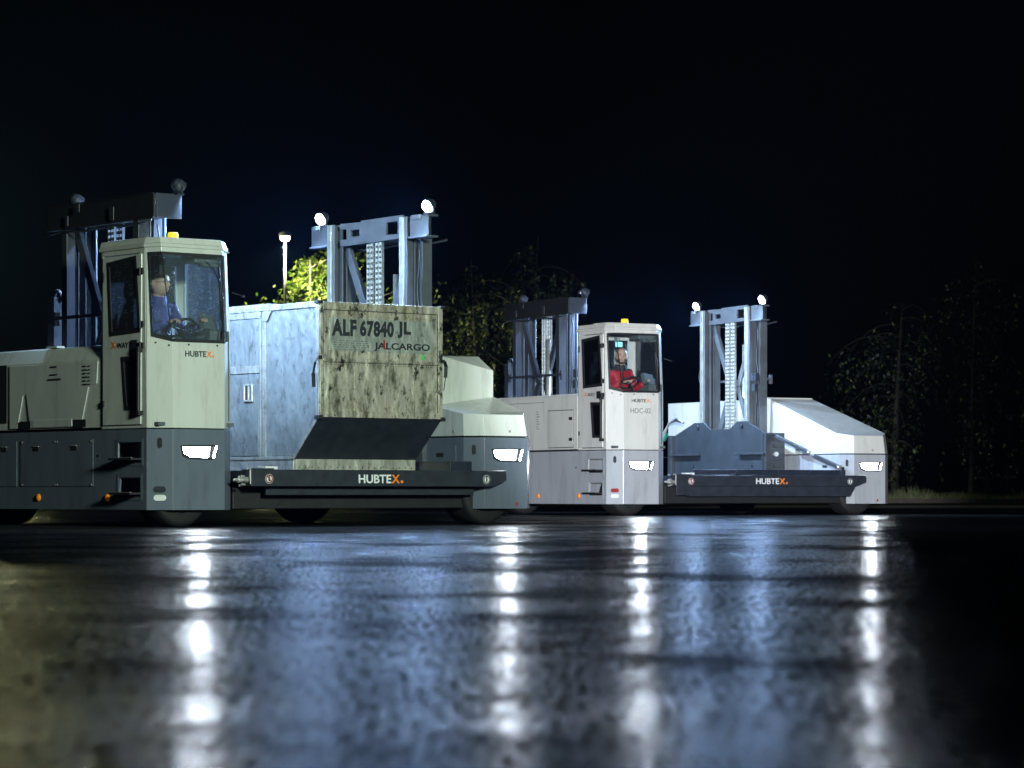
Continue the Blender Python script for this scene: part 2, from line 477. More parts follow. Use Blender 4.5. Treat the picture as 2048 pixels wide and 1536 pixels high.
    for z in (0.7, 0.8, 0.9, 1.0, 1.1):
        bx(mb, -0.02, 0.16, -1.42, -1.40, z, z + 0.03)
    mb.build("carriage_plate", M['plate'], parent, 0.005)
    mb = MB()
    mb.cyl((X(0.0), yc - 1.40, 0.90), (X(0.0), yc - 1.45, 0.90), 0.035, 14)
    mb.build("pin", M['zinc'], parent)
    mb = MB()
    mb.cyl((X(0.03), yc - 1.40, 1.17), (X(0.03), yc - 1.44, 1.17), 0.02, 12)
    mb.build("pin", M['zinc'], parent)
    yc = yc - psh
    # work lamps
    for s, yy in ((-1, -1.0), (1, 0.86)):
        lx, ly, lz = X(0.04), yc + yy, 3.245
        base = MB(); bx(base, 0.02, 0.10, yy - 0.05, yy + 0.05, 3.165, 3.18)
        bx(base, 0.05, 0.07, yy - 0.075, yy - 0.065, 3.17, 3.25); bx(base, 0.05, 0.07, yy + 0.065, yy + 0.075, 3.17, 3.25)
        d = Vector((-sgn * 0.80, 0.0, -0.45 if sgn > 0 else -0.6)).normalized()
        c = Vector((lx, ly, lz))
        base.lathe(c - d * 0.03, d, [(0, -0.06), (0.035, -0.055), (0.06, -0.02), (0.070, 0.03), (0.066, 0.035)] if sgn > 0 else [(0, -0.06), (0.035, -0.055), (0.06, -0.02), (0.072, 0.05), (0.066, 0.055)], 18)
        wl = base.build("work_lamp", M['dark'], parent)
        g = MB(); g.lathe(c, d, [(0.0, 0.055), (0.03, 0.05), (0.055, 0.032), (0.068, 0.0)] if sgn > 0 else [(0.0, 0.012), (0.055, 0.008), (0.06, 0.0)], 20)
        g.build("lamp_glass", M['lampdisc'], parent)
        yield c, d, s

def wheel(parent, x, y):
    mb = MB(); r = 0.30
    mb.lathe((x, y, r), (0, 1, 0), [(0.17, -0.20), (0.255, -0.20), (0.285, -0.185), (0.30, -0.15), (0.30, 0.15), (0.285, 0.185), (0.255, 0.20), (0.17, 0.20)], 40)
    wh = mb.build("wheel", M['tyre'], parent, 0, True)
    mb = MB()
    mb.lathe((x, y, r), (0, 1, 0), [(0, -0.14), (0.06, -0.15), (0.07, -0.12), (0.14, -0.12), (0.17, -0.20), (0.18, -0.203), (0.18, -0.18)], 32)
    for k in range(8):
        t = k * math.pi / 4
        mb.cyl((x + 0.10 * math.cos(t), y - 0.12, r + 0.10 * math.sin(t)), (x + 0.10 * math.cos(t), y - 0.14, r + 0.10 * math.sin(t)), 0.010, 6)
    mb.build("rim", M['rim'], wh, 0, True)

def transporter(name, label, loc, rz, PA, SK, GL, dx, myc, mxa, deck_dz, clean, group):
    T = empty(name, loc, rz)
    tag(T, label, "container transporter", group)
    paintm, skirt, gl = M[PA], M[SK], M[GL]
    # ---------------- left body, lower skirt (outer skin with step recesses + core)
    mb = MB()
    mb.prism([(-0.05, 0.22), (0.03, 0.03), (0.58, 0.012), (0.74, 0.17), (0.74, LEN), (-0.05, LEN)], 0.17, 0.915)
    hol = []
    if True:
        hol = [[(-0.672, 0.60), (-0.254, 0.60), (-0.254, 0.80), (-0.672, 0.80)],
               [(-0.66, 0.285), (-0.289, 0.285), (-0.289, 0.46), (-0.64, 0.46)]]
    f = lambda u, v, w_: (-0.18 + w_, -u, v)
    mb.plate([(-LEN, 0.16), (-0.17, 0.16), (-0.17, 0.92), (-LEN, 0.92)], hol, f, 0.02)
    mb.hull8([(-0.18, 0.17, 0.16), (0, 0, 0.16), (0.58, 0, 0.16), (0.76, 0.17, 0.16), (0.74, 0.18, 0.16), (0.57, 0.02, 0.16), (0.01, 0.02, 0.16), (-0.16, 0.18, 0.16)],
             [(-0.18, 0.17, 0.92), (0, 0, 0.92), (0.58, 0, 0.92), (0.76, 0.17, 0.92), (0.74, 0.18, 0.92), (0.57, 0.02, 0.92), (0.01, 0.02, 0.92), (-0.16, 0.18, 0.92)])
    lower = mb.build("lower_body", skirt, T, 0.004)
    # access panels, seams and latches of the skirt
    if not clean:
        mb = MB()
        for (a, b) in ((1.117, 2.49), (2.56, 3.9)):
            f = face_side(-0.181)
            mb.plate([(-b, 0.385), (-a, 0.385), (-a, 0.835), (-b, 0.835)], [], f, 0.005)
        mb.build("access_panel", skirt, lower, 0.002)
        for a in (1.15, 1.78, 1.82, 2.45):
            for z in (0.40, 0.82):
                mb = MB(); mb.cyl((-0.186, a, z), (-0.192, a, z), 0.009, 8); mb.build("bolt", M['zinc'], lower)
        for y in (1.457, 2.175, 2.80):
            mb = MB(); mb.box(-0.192, -0.186, y - 0.05, y + 0.05, 0.735, 0.785)
            mb.build("panel_latch", M['black'], lower, 0.002)
            mb = MB(); mb.box(-0.197, -0.1925, y - 0.05, y + 0.05, 0.775, 0.785); mb.build("latch_lip", M['zinc'], lower)
    for (a, b, z0, z1) in ((-0.70, -0.235, 0.575, 0.83), (-0.69, -0.25, 0.25, 0.50)):
        mb = MB(); f = face_side(-0.181)
        hole = [(a + 0.03, z0 + 0.03), (b - 0.03, z0 + 0.03), (b - 0.03, z1 - 0.03), (a + 0.03, z1 - 0.03)]
        mb.plate([(a, z0), (b, z0), (b, z1), (a, z1)], [hole], f, 0.003)
        mb.build("step_frame", skirt, lower)
        mb = MB(); mb.box(-0.30, -0.08, -b - 0.0 + 0.02, -a - 0.03, z0 + 0.055, z0 + 0.075)
        mb.box(-0.175, -0.06, -b + 0.03, -a - 0.03, z0 + 0.03, z0 + 0.055)
        mb.build("step", M['black'], lower, 0.003)
        mb = MB(); mb.box(-0.302, -0.28, -b + 0.03, -a - 0.04, z0 + 0.0755, z0 + 0.080)
        mb.build("step_edge", M['zinc'], lower)
    mb = MB(); mb.cyl((-0.181, 1.02, 0.68), (-0.187, 1.02, 0.68), 0.012, 10); mb.build("plug", M['black'], lower)
    for y in (0.95 if clean else 0.86, 2.14, 3.4):
        mb = MB(); mb.lathe((-0.18, y, 0.276), (-1, 0, 0), [(0.0, 0.022), (0.022, 0.02), (0.035, 0.008), (0.037, 0.0)], 16)
        mb.build("marker_lamp", M['ambercap'], lower, 0, True)
    # bits on the chamfer
    cu, cn = Vector((0.7071, -0.7071, 0)), Vector((-0.7071, -0.7071, 0))
    def chf(u, v, w_): return tuple(Vector((-0.09, 0.085, v)) + cu * u + cn * (w_ + 0.001))
    def pill(cx, cz, a, b, n=8):
        pts = []
        for k in range(n + 1):
            t = math.pi / 2 - math.pi * k / n
            if a >= b: pts.append((cx + (a - b) + b * math.cos(t), cz + b * math.sin(t)))
            else: pts.append((cx + a * math.cos(t + math.pi / 2), cz + (b - a) + a * math.sin(t + math.pi / 2)))
        for k in range(n + 1):
            t = -math.pi / 2 - math.pi * k / n
            if a >= b: pts.append((cx - (a - b) + b * math.cos(t), cz + b * math.sin(t)))
            else: pts.append((cx + a * math.cos(t + math.pi / 2), cz - (b - a) + a * math.sin(t + math.pi / 2)))
        return pts
    mb = MB(); mb.plate(pill(0.0, 0.79, 0.022, 0.05), [], chf, 0.008); mb.build("side_sensor", M['black'], lower, 0.001)
    mb = MB(); mb.plate(pill(0.0, 0.355, 0.06, 0.028), [], chf, 0.01)
    mb.build("reflector", M['red'] if clean else M['dark'], lower, 0.002)
    mb = MB(); mb.plate(pill(0.0, 0.275, 0.06, 0.028), [], chf, 0.01); mb.build("reflector", M['white'], lower, 0.002)
    # ---------------- left body, upper housing behind the cab
    mb = MB()
    prof = [(-0.175, 0.945), (0.74, 0.945), (0.74, 1.75), (-0.02, 1.75), (-0.10, 1.735), (-0.175, 1.60)] if not clean else \
           [(-0.175, 0.945), (0.74, 0.945), (0.74, 1.75), (-0.16, 1.745), (-0.175, 1.70)]
    mb.prism_y(prof, 0.99, LEN)
    upper = mb.build("upper_housing", paintm, T, 0.006)
    if not clean:
        mb = MB(); f = face_side(-0.177)
        mb.plate([(-2.70, 0.96), (-2.55, 0.96), (-2.44, 1.28), (-2.38, 1.31), (-2.30, 0.96), (-1.34, 0.96), (-1.20, 1.34), (-1.05, 1.37), (-1.03, 1.585), (-2.70, 1.585)],
                 [], f, 0.010)
        mb.plate([(-2.25, 0.965), (-1.50, 0.965), (-1.50, 1.04), (-2.25, 1.04)], [], f, 0.014)
        mb.build("side_cover", paintm, upper, 0.004)
        for (a, b) in ((2.28, 2.50), (1.24, 1.46)):
            mb = MB(); mb.box(-0.194, -0.190, a, b, 0.955, 1.03); mb.build("fork_pocket", M['black'], upper)
        mb = MB(); mb.box(-0.185, -0.176, 2.76, 3.6, 1.02, 1.60); mb.build("grille", M['black'], upper, 0.003)
        for k in range(9):
            pass
        mb = MB(); f = face_side(-0.1915)
        for k in range(6):
            mb.plate([(-1.30, 1.535 - 0.035 * k), (-1.24 + 0.02 * (k % 2), 1.535 - 0.035 * k), (-1.24 + 0.02 * (k % 2), 1.548 - 0.035 * k), (-1.30, 1.548 - 0.035 * k)], [], f, 0.001)
            mb.plate([(-1.21, 1.535 - 0.035 * k), (-1.16, 1.535 - 0.035 * k), (-1.16, 1.545 - 0.035 * k), (-1.21, 1.545 - 0.035 * k)], [], f, 0.001)
        mb.plate([(-1.95, 1.422), (-1.70, 1.422), (-1.70, 1.438), (-1.95, 1.438)], [], f, 0.001)
        mb.plate([(-1.90, 1.545), (-1.78, 1.545), (-1.78, 1.56), (-1.90, 1.56)], [], f, 0.001)
        mb.plate([(-1.91, 1.47), (-1.77, 1.47), (-1.77, 1.482), (-1.91, 1.482)], [], f, 0.001)
        mb.build("data_decal", M['txt_dark'], upper)
        mb = MB(); mb.box(-0.12, -0.03, 1.9, 2.1, 1.745, 1.762); mb.build("lid_handle", paintm, upper, 0.003)
    else:
        f = face_side(-0.177)
        mb = MB(); mb.plate([(-1.84, 0.98), (-1.11, 0.98), (-1.11, 1.51), (-1.84, 1.51)], [], f, 0.004)
        mb.build("hatch", paintm, upper, 0.0015)
        mb = MB()   # shadow gap round the hatch and over the seams
        mb.plate([(-1.85, 0.97), (-1.10, 0.97), (-1.10, 1.52), (-1.85, 1.52)], [[(-1.84, 0.98), (-1.11, 0.98), (-1.11, 1.51), (-1.84, 1.51)]], f, 0.001)
        mb.plate([(-3.3, 1.640), (-1.97, 1.640), (-1.97, 1.646), (-3.3, 1.646)], [], f, 0.001)
        mb.build("seam", M['dark'], upper)
        for z in (1.39, 1.09):
            mb = MB(); mb.box(-0.192, -0.181, 1.13, 1.22, z - 0.022, z + 0.022); mb.build("hatch_latch", M['black'], upper, 0.003)
        mb = MB()
        for k in range(8):
            wd = 0.05 + 0.03 * ((k * 7) % 3)
            mb.plate([(-2.2, 1.50 - 0.035 * k), (-2.2 + wd, 1.50 - 0.035 * k), (-2.2 + wd, 1.51 - 0.035 * k), (-2.2, 1.51 - 0.035 * k)], [], f, 0.001)
        mb.build("data_decal", M['txt_grey'], upper)
    # ---------------- cab shell
    def ring(z, inset=0.0):
        t = max(0.0, (z - 1.70) / 0.95)
        i = inset
        return [Vector((-0.18 + i, 0.97 - i, z)), Vector((-0.18 + i, 0.17 + 0.04 * t + i * 0.4, z)), Vector((-0.115 * t + i * 0.3, 0.035 * t + i, z)),
                Vector((0.58 - 0.01 * t - i * 0.3, 0.035 * t + i, z)), Vector((0.76 - 0.02 * t - i, 0.17 + 0.04 * t + i * 0.4, z)), Vector((0.76 - i, 0.97 - i, z))]
    def wallmap(i, j, push=0.0):
        def f(u, v, w_):
            rg = ring(v); a, b = rg[i], rg[j]
            p = a.lerp(b, u); d = (b - a).normalized(); nrm = Vector((-d.y, d.x, 0))
            c = Vector((0.3, 0.5, v))
            if (c - p).dot(nrm) < 0: nrm = -nrm
            return tuple(p + nrm * (w_ + push))
        return f
    mb = MB(); th = 0.03
    mb.plate([(0, 0.93), (1, 0.93), (1, 1.735), (0, 1.735)], [], wallmap(2, 3), th)
    mb.plate([(0, 0.93), (1, 0.93), (1, 1.735), (0.0, 1.80)], [], wallmap(1, 2), th)
    mb.plate([(0, 0.93), (1, 0.93), (1, 1.78), (0, 1.735)], [], wallmap(3, 4), th)
    mb.plate([(0, 0.93), (1, 0.93), (1, 1.72), (0, 1.72)], [], wallmap(4, 5), th)
    mb.plate([(0, 0.93), (1, 0.93), (1, 2.62), (0, 2.62)], [[(0.12, 1.82), (0.88, 1.82), (0.88, 2.52), (0.12, 2.52)]], wallmap(0, 5), th)
    # side frame round the door
    mb.plate([(0, 0.93), (1, 0.93), (1, 2.62), (0, 2.62)], [[(0.04, 0.955), (0.885, 0.955), (0.885, 2.575), (0.04, 2.575)]], wallmap(0, 1), th)
    # pillars and header over the windscreen
    mb.plate([(0, 1.80), (0.16, 1.79), (0.16, 2.62), (0, 2.62)], [], wallmap(1, 2), th)
    mb.plate([(0.16, 2.575), (1, 2.575), (1, 2.62), (0.16, 2.62)], [], wallmap(1, 2), th)
    mb.plate([(0, 2.575), (1, 2.575), (1, 2.62), (0, 2.62)], [], wallmap(2, 3), th)
    mb.plate([(0, 2.575), (0.6, 2.575), (0.6, 1.76), (1.0, 1.78), (1.0, 2.62), (0, 2.62)], [], wallmap(3, 4), th)
    mb.plate([(0, 1.72), (0.05, 1.72), (0.05, 2.55), (0.93, 2.55), (0.93, 1.72), (1, 1.72), (1, 2.62), (0, 2.62)], [], wallmap(4, 5), th)
    cab = mb.build("cab", paintm, T, 0.003)
    # black gaskets and glass
    def frame_strip(i, j, pts, hole, push=-0.004, name="window_gasket", par=None):
        g = MB(); g.plate(pts, [hole], wallmap(i, j, push), 0.012)
        return g.build(name, M['black'], par or cab)
    frame_strip(1, 2, [(0.16, 1.785), (1.0, 1.735), (1.0, 2.575), (0.16, 2.575)], [(0.26, 1.82), (0.999, 1.775), (0.999, 2.55), (0.26, 2.55)])
    frame_strip(2, 3, [(0.0, 1.735), (1.0, 1.735), (1.0, 2.575), (0.0, 2.575)], [(0.001, 1.765), (0.985, 1.765), (0.985, 2.55), (0.001, 2.55)])
    for (i, j, pts) in ((1, 2, [(0.18, 1.80), (1.0, 1.75), (1.0, 2.565), (0.18, 2.565)]), (2, 3, [(0.0, 1.75), (0.99, 1.75), (0.99, 2.565), (0.0, 2.565)]),
                        (3, 4, [(0.03, 1.75), (0.6, 1.765), (0.6, 2.57), (0.03, 2.57)]),
                        (4, 5, [(0.05, 1.72), (0.93, 1.72), (0.93, 2.55), (0.05, 2.55)]), (0, 5, [(0.12, 1.82), (0.88, 1.82), (0.88, 2.52), (0.12, 2.52)])):
        g = MB(); g.plate(pts, [], wallmap(i, j, 0.006), 0.005); g.build("window_pane", gl, cab)
    mb = MB()
    for u in (0.35, 0.85):
        mb = MB(); p = Vector(wallmap(1, 2)(u, 1.765 - 0.05 * u - 0.02, 0)); mb.cyl(p, p + Vector((-0.006, -0.006, 0)), 0.009, 8); mb.build("windscreen_screw", M['black'], cab)
    for u in (0.3, 0.85):
        mb = MB(); p = Vector(wallmap(2, 3)(u, 1.712, 0)); mb.cyl(p, p + Vector((0, -0.008, 0)), 0.009, 8); mb.build("windscreen_screw", M['black'], cab)
    # door (outer side)
    mb = MB()
    f = lambda u, v, w_: (-0.192 + w_, u, v)
    wo = [(0.835, 2.50), (0.345, 2.54), (0.27, 1.84), (0.79, 1.82)]
    lo = [(0.585, 1.597), (0.30, 1.59), (0.30, 1.11), (0.525, 1.112)]
    mb.plate([(0.93, 0.965), (0.265, 0.965), (0.245, 2.565), (0.93, 2.565)], [wo, lo], f, 0.025)
    door = mb.build("cab_door", paintm, T, 0.003)
    def shrink(p, k):
        cx = sum(a for a, b in p) / len(p); cz = sum(b for a, b in p) / len(p)
        return [(a + (cx - a) / abs(cx - a) * k, b + (cz - b) / abs(cz - b) * k) for a, b in p]
    for pts, gk in ((wo, 0.03), (lo, 0.03)):
        mb = MB(); mb.plate(shrink(pts, -0.012), [shrink(pts, gk)], lambda u, v, w_: (-0.197 + w_, u, v), 0.012)
        mb.build("window_gasket", M['black'], door)
        mb = MB(); mb.plate(shrink(pts, 0.015), [], lambda u, v, w_: (-0.190 + w_, u, v), 0.005); mb.build("window_pane", gl, door)
    mb = MB()
    mb.tube([(-0.225, 0.245, 1.66), (-0.225, 0.245, 1.07)], 0.020, 10)
    mb.box(-0.24, -0.19, 0.225, 0.275, 1.64, 1.69); mb.box(-0.24, -0.19, 0.215, 0.275, 1.05, 1.09)
    mb.build("grab_handle", M['black'], door, 0.003)
    for z in (2.40, 1.90, 1.70):
        mb = MB(); mb.box(-0.205, -0.192, 0.20, 0.30, z - 0.03, z + 0.03); mb.cyl((-0.205, 0.25, z - 0.035), (-0.205, 0.25, z + 0.035), 0.014, 10)
        mb.build("door_hinge", M['black'], door, 0.003)
    mb = MB(); mb.box(-0.205, -0.192, 0.30, 0.41, 1.655, 1.76); mb.build("door_lock", M['black'], door, 0.004)
    for za, zb_ in ((2.33, 2.42), (1.14, 1.20)):
        mb = MB(); mb.box(-0.204, -0.192, 0.895, 0.925, za, zb_); mb.build("door_stop", M['black'], door, 0.003)
    fs = face_side(-0.193)
    lettering("lettering", "X", M['txt_orange'], door, fs, -0.775, 1.69, 0.085, 0.065, 0.01)
    lettering("lettering", "-WAY", M['txt_dark'], door, fs, -0.70, 1.69, 0.23, 0.052, 0.01)
    # roof
    mb = MB()
    def rr(z, g): return [(-0.18 - g, 1.0, z), (-0.18 - g, 0.21 - g * 0.4, z), (-0.115 - g * 0.3, 0.035 - g, z), (0.57 + g * 0.3, 0.035 - g, z), (0.74 + g, 0.21 - g * 0.4, z), (0.76 + g, 1.0, z)]
    mb.hull8(rr(2.62, 0.012), rr(2.655, 0.016)); mb.hull8(rr(2.657, 0.006), rr(2.715, -0.015))
    mb.box(0.0, 0.35, 0.45, 0.85, 2.715, 2.745)
    roof = mb.build("cab_roof", paintm, T, 0.006)
    mb = MB(); bxx, byy = 0.27, 0.42
    mb.lathe((bxx, byy, 2.715), (0, 0, 1), [(0.055, 0), (0.055, 0.022), (0.05, 0.025)], 18); mb.build("beacon_base", M['black'], roof)
    mb = MB(); mb.lathe((bxx, byy, 2.74), (0, 0, 1), [(0.05, 0), (0.05, 0.045), (0.042, 0.058), (0, 0.06)], 18)
    mb.build("beacon", M['amber'], roof, 0, True)
    # wiper
    mb = MB(); P = lambda u, z, o=-0.02: wallmap(2, 3, o)(u, z, 0)
    mb.tube([P(0.93, 1.78), P(0.97, 2.1, -0.03), P(0.93, 2.30, -0.025)], 0.008, 6)
    mb.tube([P(0.94, 1.95), P(0.92, 2.46)], 0.011, 6)
    mb.tube([P(0.93, 2.3, -0.03), P(0.80, 2.45, -0.03), P(0.70, 2.5, -0.02)], 0.006, 6)
    mb.build("wiper", M['black'], cab, 0, True)
    mb = MB(); mb.cyl((0.73, 0.10, 2.23), (0.80, 0.04, 2.20), 0.005, 6); mb.rbox((0.81, 0.03, 2.195), (0.02, 0.02, 0.02), Matrix.Rotation(0.3, 4, 'Z'))
    mb.build("antenna", M['black'], cab)
    # interior
    mb = MB(); mb.box(-0.13, 0.72, 0.05, 0.93, 0.95, 0.985); mb.build("cab_floor", M['interior'], cab)
    mb = MB(); mb.box(-0.08, 0.34, 0.45, 0.88, 1.38, 1.50); mb.box(-0.04, 0.30, 0.50, 0.80, 0.985, 1.38)
    mb.hull8([(-0.06, 0.80, 1.48), (0.32, 0.80, 1.48), (0.32, 0.92, 1.50), (-0.06, 0.92, 1.50)], [(-0.04, 0.86, 2.12), (0.30, 0.86, 2.12), (0.30, 0.93, 2.12), (-0.04, 0.93, 2.12)])
    mb.box(0.03, 0.23, 0.85, 0.93, 2.14, 2.32)
    mb.build("seat", M['interior'], cab, 0.025)
    mb = MB(); mb.box(0.48, 0.70, 0.10, 0.50, 1.0, 1.86); mb.box(0.05, 0.5, 0.05, 0.12, 1.0, 1.74)
    mb.rbox((0.50, 0.17, 1.93), (0.20, 0.06, 0.16), Matrix.Rotation(R(-25), 4, 'X') @ Matrix.Rotation(R(20), 4, 'Z'))
    mb.rbox((0.60, 0.30, 1.90), (0.10, 0.16, 0.10), Matrix.Rotation(R(15), 4, 'Z'))
    for k in range(4): mb.cyl((0.54 + 0.03 * k, 0.30, 1.93), (0.54 + 0.03 * k, 0.28, 1.99), 0.008, 8)
    mb.build("control_console", M['interior'], cab, 0.01)
    mb = MB()
    ax = Vector((0, 0.55, 0.83)).normalized(); c = Vector((0.25, 0.26, 1.885))
    mb.torus(c, 0.14, 0.013, ax, 32, 8)
    u = ax.orthogonal().normalized(); v = ax.cross(u)
    for t in (0.3, 2.4, 4.5): mb.cyl(c - ax * 0.02, c + (u * math.cos(t) + v * math.sin(t)) * 0.138, 0.010, 6)
    mb.cyl(c - ax * 0.03, c - ax * 0.4, 0.025, 10)
    mb.build("steering_wheel", M['black'], cab, 0, True)
    mb = MB(); fc = Vector((0.44, 0.80, 2.40))   # cab fan in its wire cage
    fd = Vector((-0.15, -1, -0.1)).normalized()
    for r_, o_ in ((0.085, 0.02), (0.06, 0.035), (0.035, 0.04), (0.09, 0.0), (0.085, -0.03)): mb.torus(fc + fd * o_, r_, 0.0035, fd, 24, 5)
    for k in range(12):
        t = k * math.pi / 6; uu = fd.orthogonal().normalized(); vv = fd.cross(uu); e = uu * math.cos(t) + vv * math.sin(t)
        mb.tube([fc + fd * 0.042, fc + fd * 0.03 + e * 0.06, fc + e * 0.09], 0.0025, 4)
    for k in range(4):
        t = k * math.pi / 2; e = uu * math.cos(t) + vv * math.sin(t); e2 = uu * math.cos(t + 0.8) + vv * math.sin(t + 0.8)
        mb.face([fc, fc + e * 0.07, fc + (e + e2).normalized() * 0.075 + fd * 0.012, fc + e2 * 0.06 + fd * 0.015])
    mb.cyl(fc - fd * 0.05, fc + fd * 0.01, 0.03, 12); mb.cyl(fc - fd * 0.04, fc + Vector((0, 0.05, 0.12)), 0.01, 8)
    mb.build("fan", M['black'], cab)
    mb = MB(); mb.box(0.34, 0.60, 0.15, 0.40, 2.50, 2.58); mb.box(0.4, 0.64, 0.12, 0.2, 2.46, 2.5)
    mb.build("overhead_console", M['interior'], cab, 0.01)
    mb = MB(); mb.box(0.40, 0.49, 0.915, 0.935, 1.72, 2.6); mb.box(-0.1, 0.7, 0.10, 0.92, 2.605, 2.615)
    mb.build("cab_lining", M['lining'], cab)
    mb = MB(); mb.rbox((0.05, 0.22, 2.42), (0.16, 0.02, 0.09), Matrix.Rotation(R(15), 4, 'Z')); dsp = mb.build("display", M['black'], cab, 0.004)
    if clean:
        mb = MB(); mb.rbox((0.05, 0.208, 2.42), (0.14, 0.004, 0.07), Matrix.Rotation(R(15), 4, 'Z')); mb.build("display_screen", M['screen'], cab)
    ff = face_front(-0.001)
    logo(cab, ff, 0.133, 1.60, 0.33, 0.055 if not clean else 0.045)
    if clean:
        lettering("lettering", "HDC-02", M['txt_grey'], cab, ff, 0.115, 1.445, 0.335, 0.072, 0.0)
    # ---------------- headlights
    def headlight(par, cx, side, key):
        # slanted housing: outer end leans outward
        s = side
        f = face_front(0.0)
        out = [(cx - 0.19 * 1, 0.77), (cx + 0.20, 0.775), (cx + 0.235, 0.76), (cx + 0.19, 0.645), (cx + 0.16, 0.635), (cx - 0.10, 0.64), (cx - 0.17, 0.67)]
        if s < 0: out = [(2 * cx - a, b) for a, b in out]
        mb = MB(); inn = shrink(out, 0.018)
        mb.plate(out, [inn], f, 0.014)
        h = mb.build("headlight", M['dark'], par, 0.002)
        mb = MB(); lens = [(cx - 0.168, 0.756), (cx + 0.135, 0.758), (cx + 0.11, 0.653), (cx - 0.095, 0.653), (cx - 0.155, 0.682)]
        mb.plate(lens, [], f, 0.012); mb.build("headlight_glass", M['lampglass'], h)
        mb = MB(); mb.plate([(cx + 0.145, 0.75), (cx + 0.20, 0.75), (cx + 0.165, 0.66), (cx + 0.13, 0.66)], [], f, 0.010)
        mb.build("turn_signal", M['dark'], h)
        mb = MB(); mb.plate([(cx + 0.205, 0.762), (cx + 0.215, 0.762), (cx + 0.178, 0.652), (cx + 0.168, 0.652)], [], f, 0.016)
        mb.build("daylight_strip", M['lampglass'], h)
        lamp("headlight_light", 'SPOT', (cx, -0.05, 0.71), key, (0.78, 0.87, 1.0), (cx, -12, 0.15), 140, 1.0, 0.07, T)
    headlight(T, 0.27, 1, 75)
    # small red button low on the front
    # ---------------- right body
    G0 = 3.61 + dx     # inner side
    F0, F1, O = G0 + 0.13, G0 + 0.69, G0 + 0.86
    mb = MB()
    mb.prism([(G0, 0.18), (F0, 0), (F1, 0), (O, 0.17), (O, LEN), (G0 + 0.18, LEN), (G0 + 0.18, 2.2), (G0, 2.1)], 0.16, 0.885)
    rlow = mb.build("right_lower_body", skirt, T, 0.004)
    mb = MB(); f = lambda u, v, w_: (G0 - w_, u, v)
    mb.plate([(0.30, 0.50), (0.95, 0.50), (0.95, 0.80), (0.30, 0.80)], [], f, 0.004)
    mb.build("access_panel", skirt, rlow, 0.002)
    mb = MB(); mb.box(G0 - 0.008, G0 - 0.004, 0.5, 0.62, 0.69, 0.73); mb.build("panel_latch", M['black'], rlow, 0.002)
    def chr_(u, v, w_): return tuple(Vector((G0 + 0.065, 0.09, v)) + Vector((0.59, -0.81, 0)).normalized() * u + Vector((-0.81, -0.59, 0)).normalized() * w_)
    mb = MB(); mb.plate(pill(0.0, 0.76, 0.02, 0.05), [], chr_, 0.008); mb.build("side_sensor", M['black'], rlow, 0.001)
    headlight(T, F0 + 0.28, 1, 60)
    mb = MB(); mb.cyl((F0 + 0.42, 0, 0.21), (F0 + 0.42, -0.006, 0.21), 0.016, 10); mb.build("warning_dot", M['red'], rlow)
    # hood
    mb = MB()
    A = [(G0, 0.18), (F0, 0.0), (F1, 0.0), (O, 0.17)]
    if clean:
        z0, zf, zs, yb = 0.90, 1.165, 1.205, 2.1
        lowr = [(x, y, z0) for x, y in A] + [(O, yb, z0), (G0, yb, z0)]
        b = mb.bm
        L_ = [b.verts.new(p) for p in lowr]
        U = [b.verts.new(p) for p in ((G0, 0.28, zs), (F0 + 0.02, 0.03, zf), (F1 - 0.02, 0.03, zf), (O - 0.03, 0.20, zs), (O - 0.03, yb, 1.765), (G0 + 0.02, yb, 1.765))]
        b.faces.new(L_[::-1])
        for i in range(6):
            j = (i + 1) % 6
            if i in (0,): b.faces.new([L_[i], L_[j], U[j], U[i]])
            else: b.faces.new([L_[i], L_[j], U[j], U[i]])
        b.faces.new([U[0], U[1], U[2], U[3]])
        b.faces.new([U[0], U[3], U[4], U[5]])
        mb.box(G0, O - 0.03, yb, yb + 0.12, z0, 1.78)
        mb.box(G0 + 0.19, O - 0.03, yb + 0.12, LEN, z0, 1.77)
    else:
        z0, zf = 0.90, 1.12
        b = mb.bm
        L_ = [b.verts.new(p) for p in [(x, y, z0) for x, y in A] + [(O, 0.72, z0), (G0, 0.72, z0)]]
        U = [b.verts.new(p) for p in ((G0 + 0.01, 0.20, zf + 0.01), (F0 + 0.01, 0.03, zf), (F1 - 0.02, 0.03, zf), (O - 0.05, 0.20, zf + 0.04), (O - 0.03, 0.72, 1.33), (G0 + 0.01, 0.72, 1.22))]
        b.faces.new(L_[::-1])
        for i in range(6):
            j = (i + 1) % 6
            b.faces.new([L_[i], L_[j], U[j], U[i]])
        b.faces.new([U[0], U[1], U[2], U[3]])
        b.faces.new([U[0], U[3], U[4], U[5]])
        # tall front-facing bulkhead behind the low bonnet, its top corner sloped back
        xo = O - 0.03
        v = [b.verts.new(p) for p in ((G0 + 0.02, 0.722, 0.9), (xo, 0.722, 0.9), (xo, 0.722, 1.60), (G0 + 0.16, 0.722, 1.73), (G0 + 0.02, 0.722, 1.73),
                                      (xo - 0.02, 0.95, 1.755), (G0 + 0.02, 0.95, 1.755), (xo, 0.95, 0.9), (G0 + 0.02, 0.95, 0.9))]
        for q in ((0, 1, 2, 3, 4), (2, 5, 3), (3, 5, 6, 4), (1, 7, 5, 2), (0, 4, 6, 8), (7, 8, 6, 5), (0, 8, 7, 1)):
            b.faces.new([v[i] for i in q])
        mb.box(G0 + 0.18, xo, 0.952, LEN, z0, 1.75)
    hood = mb.build("right_hood", paintm, T, 0.005)
    mb = MB()
    mb.box(G0 + 0.03, O - 0.03, 0.2, LEN - 0.05, 0.886, 0.899)
    mb.box(G0 + 0.14, F1 - 0.02, 0.02, 0.2, 0.886, 0.899)
    mb.build("seam", M['black'], rlow)
    mb = MB()
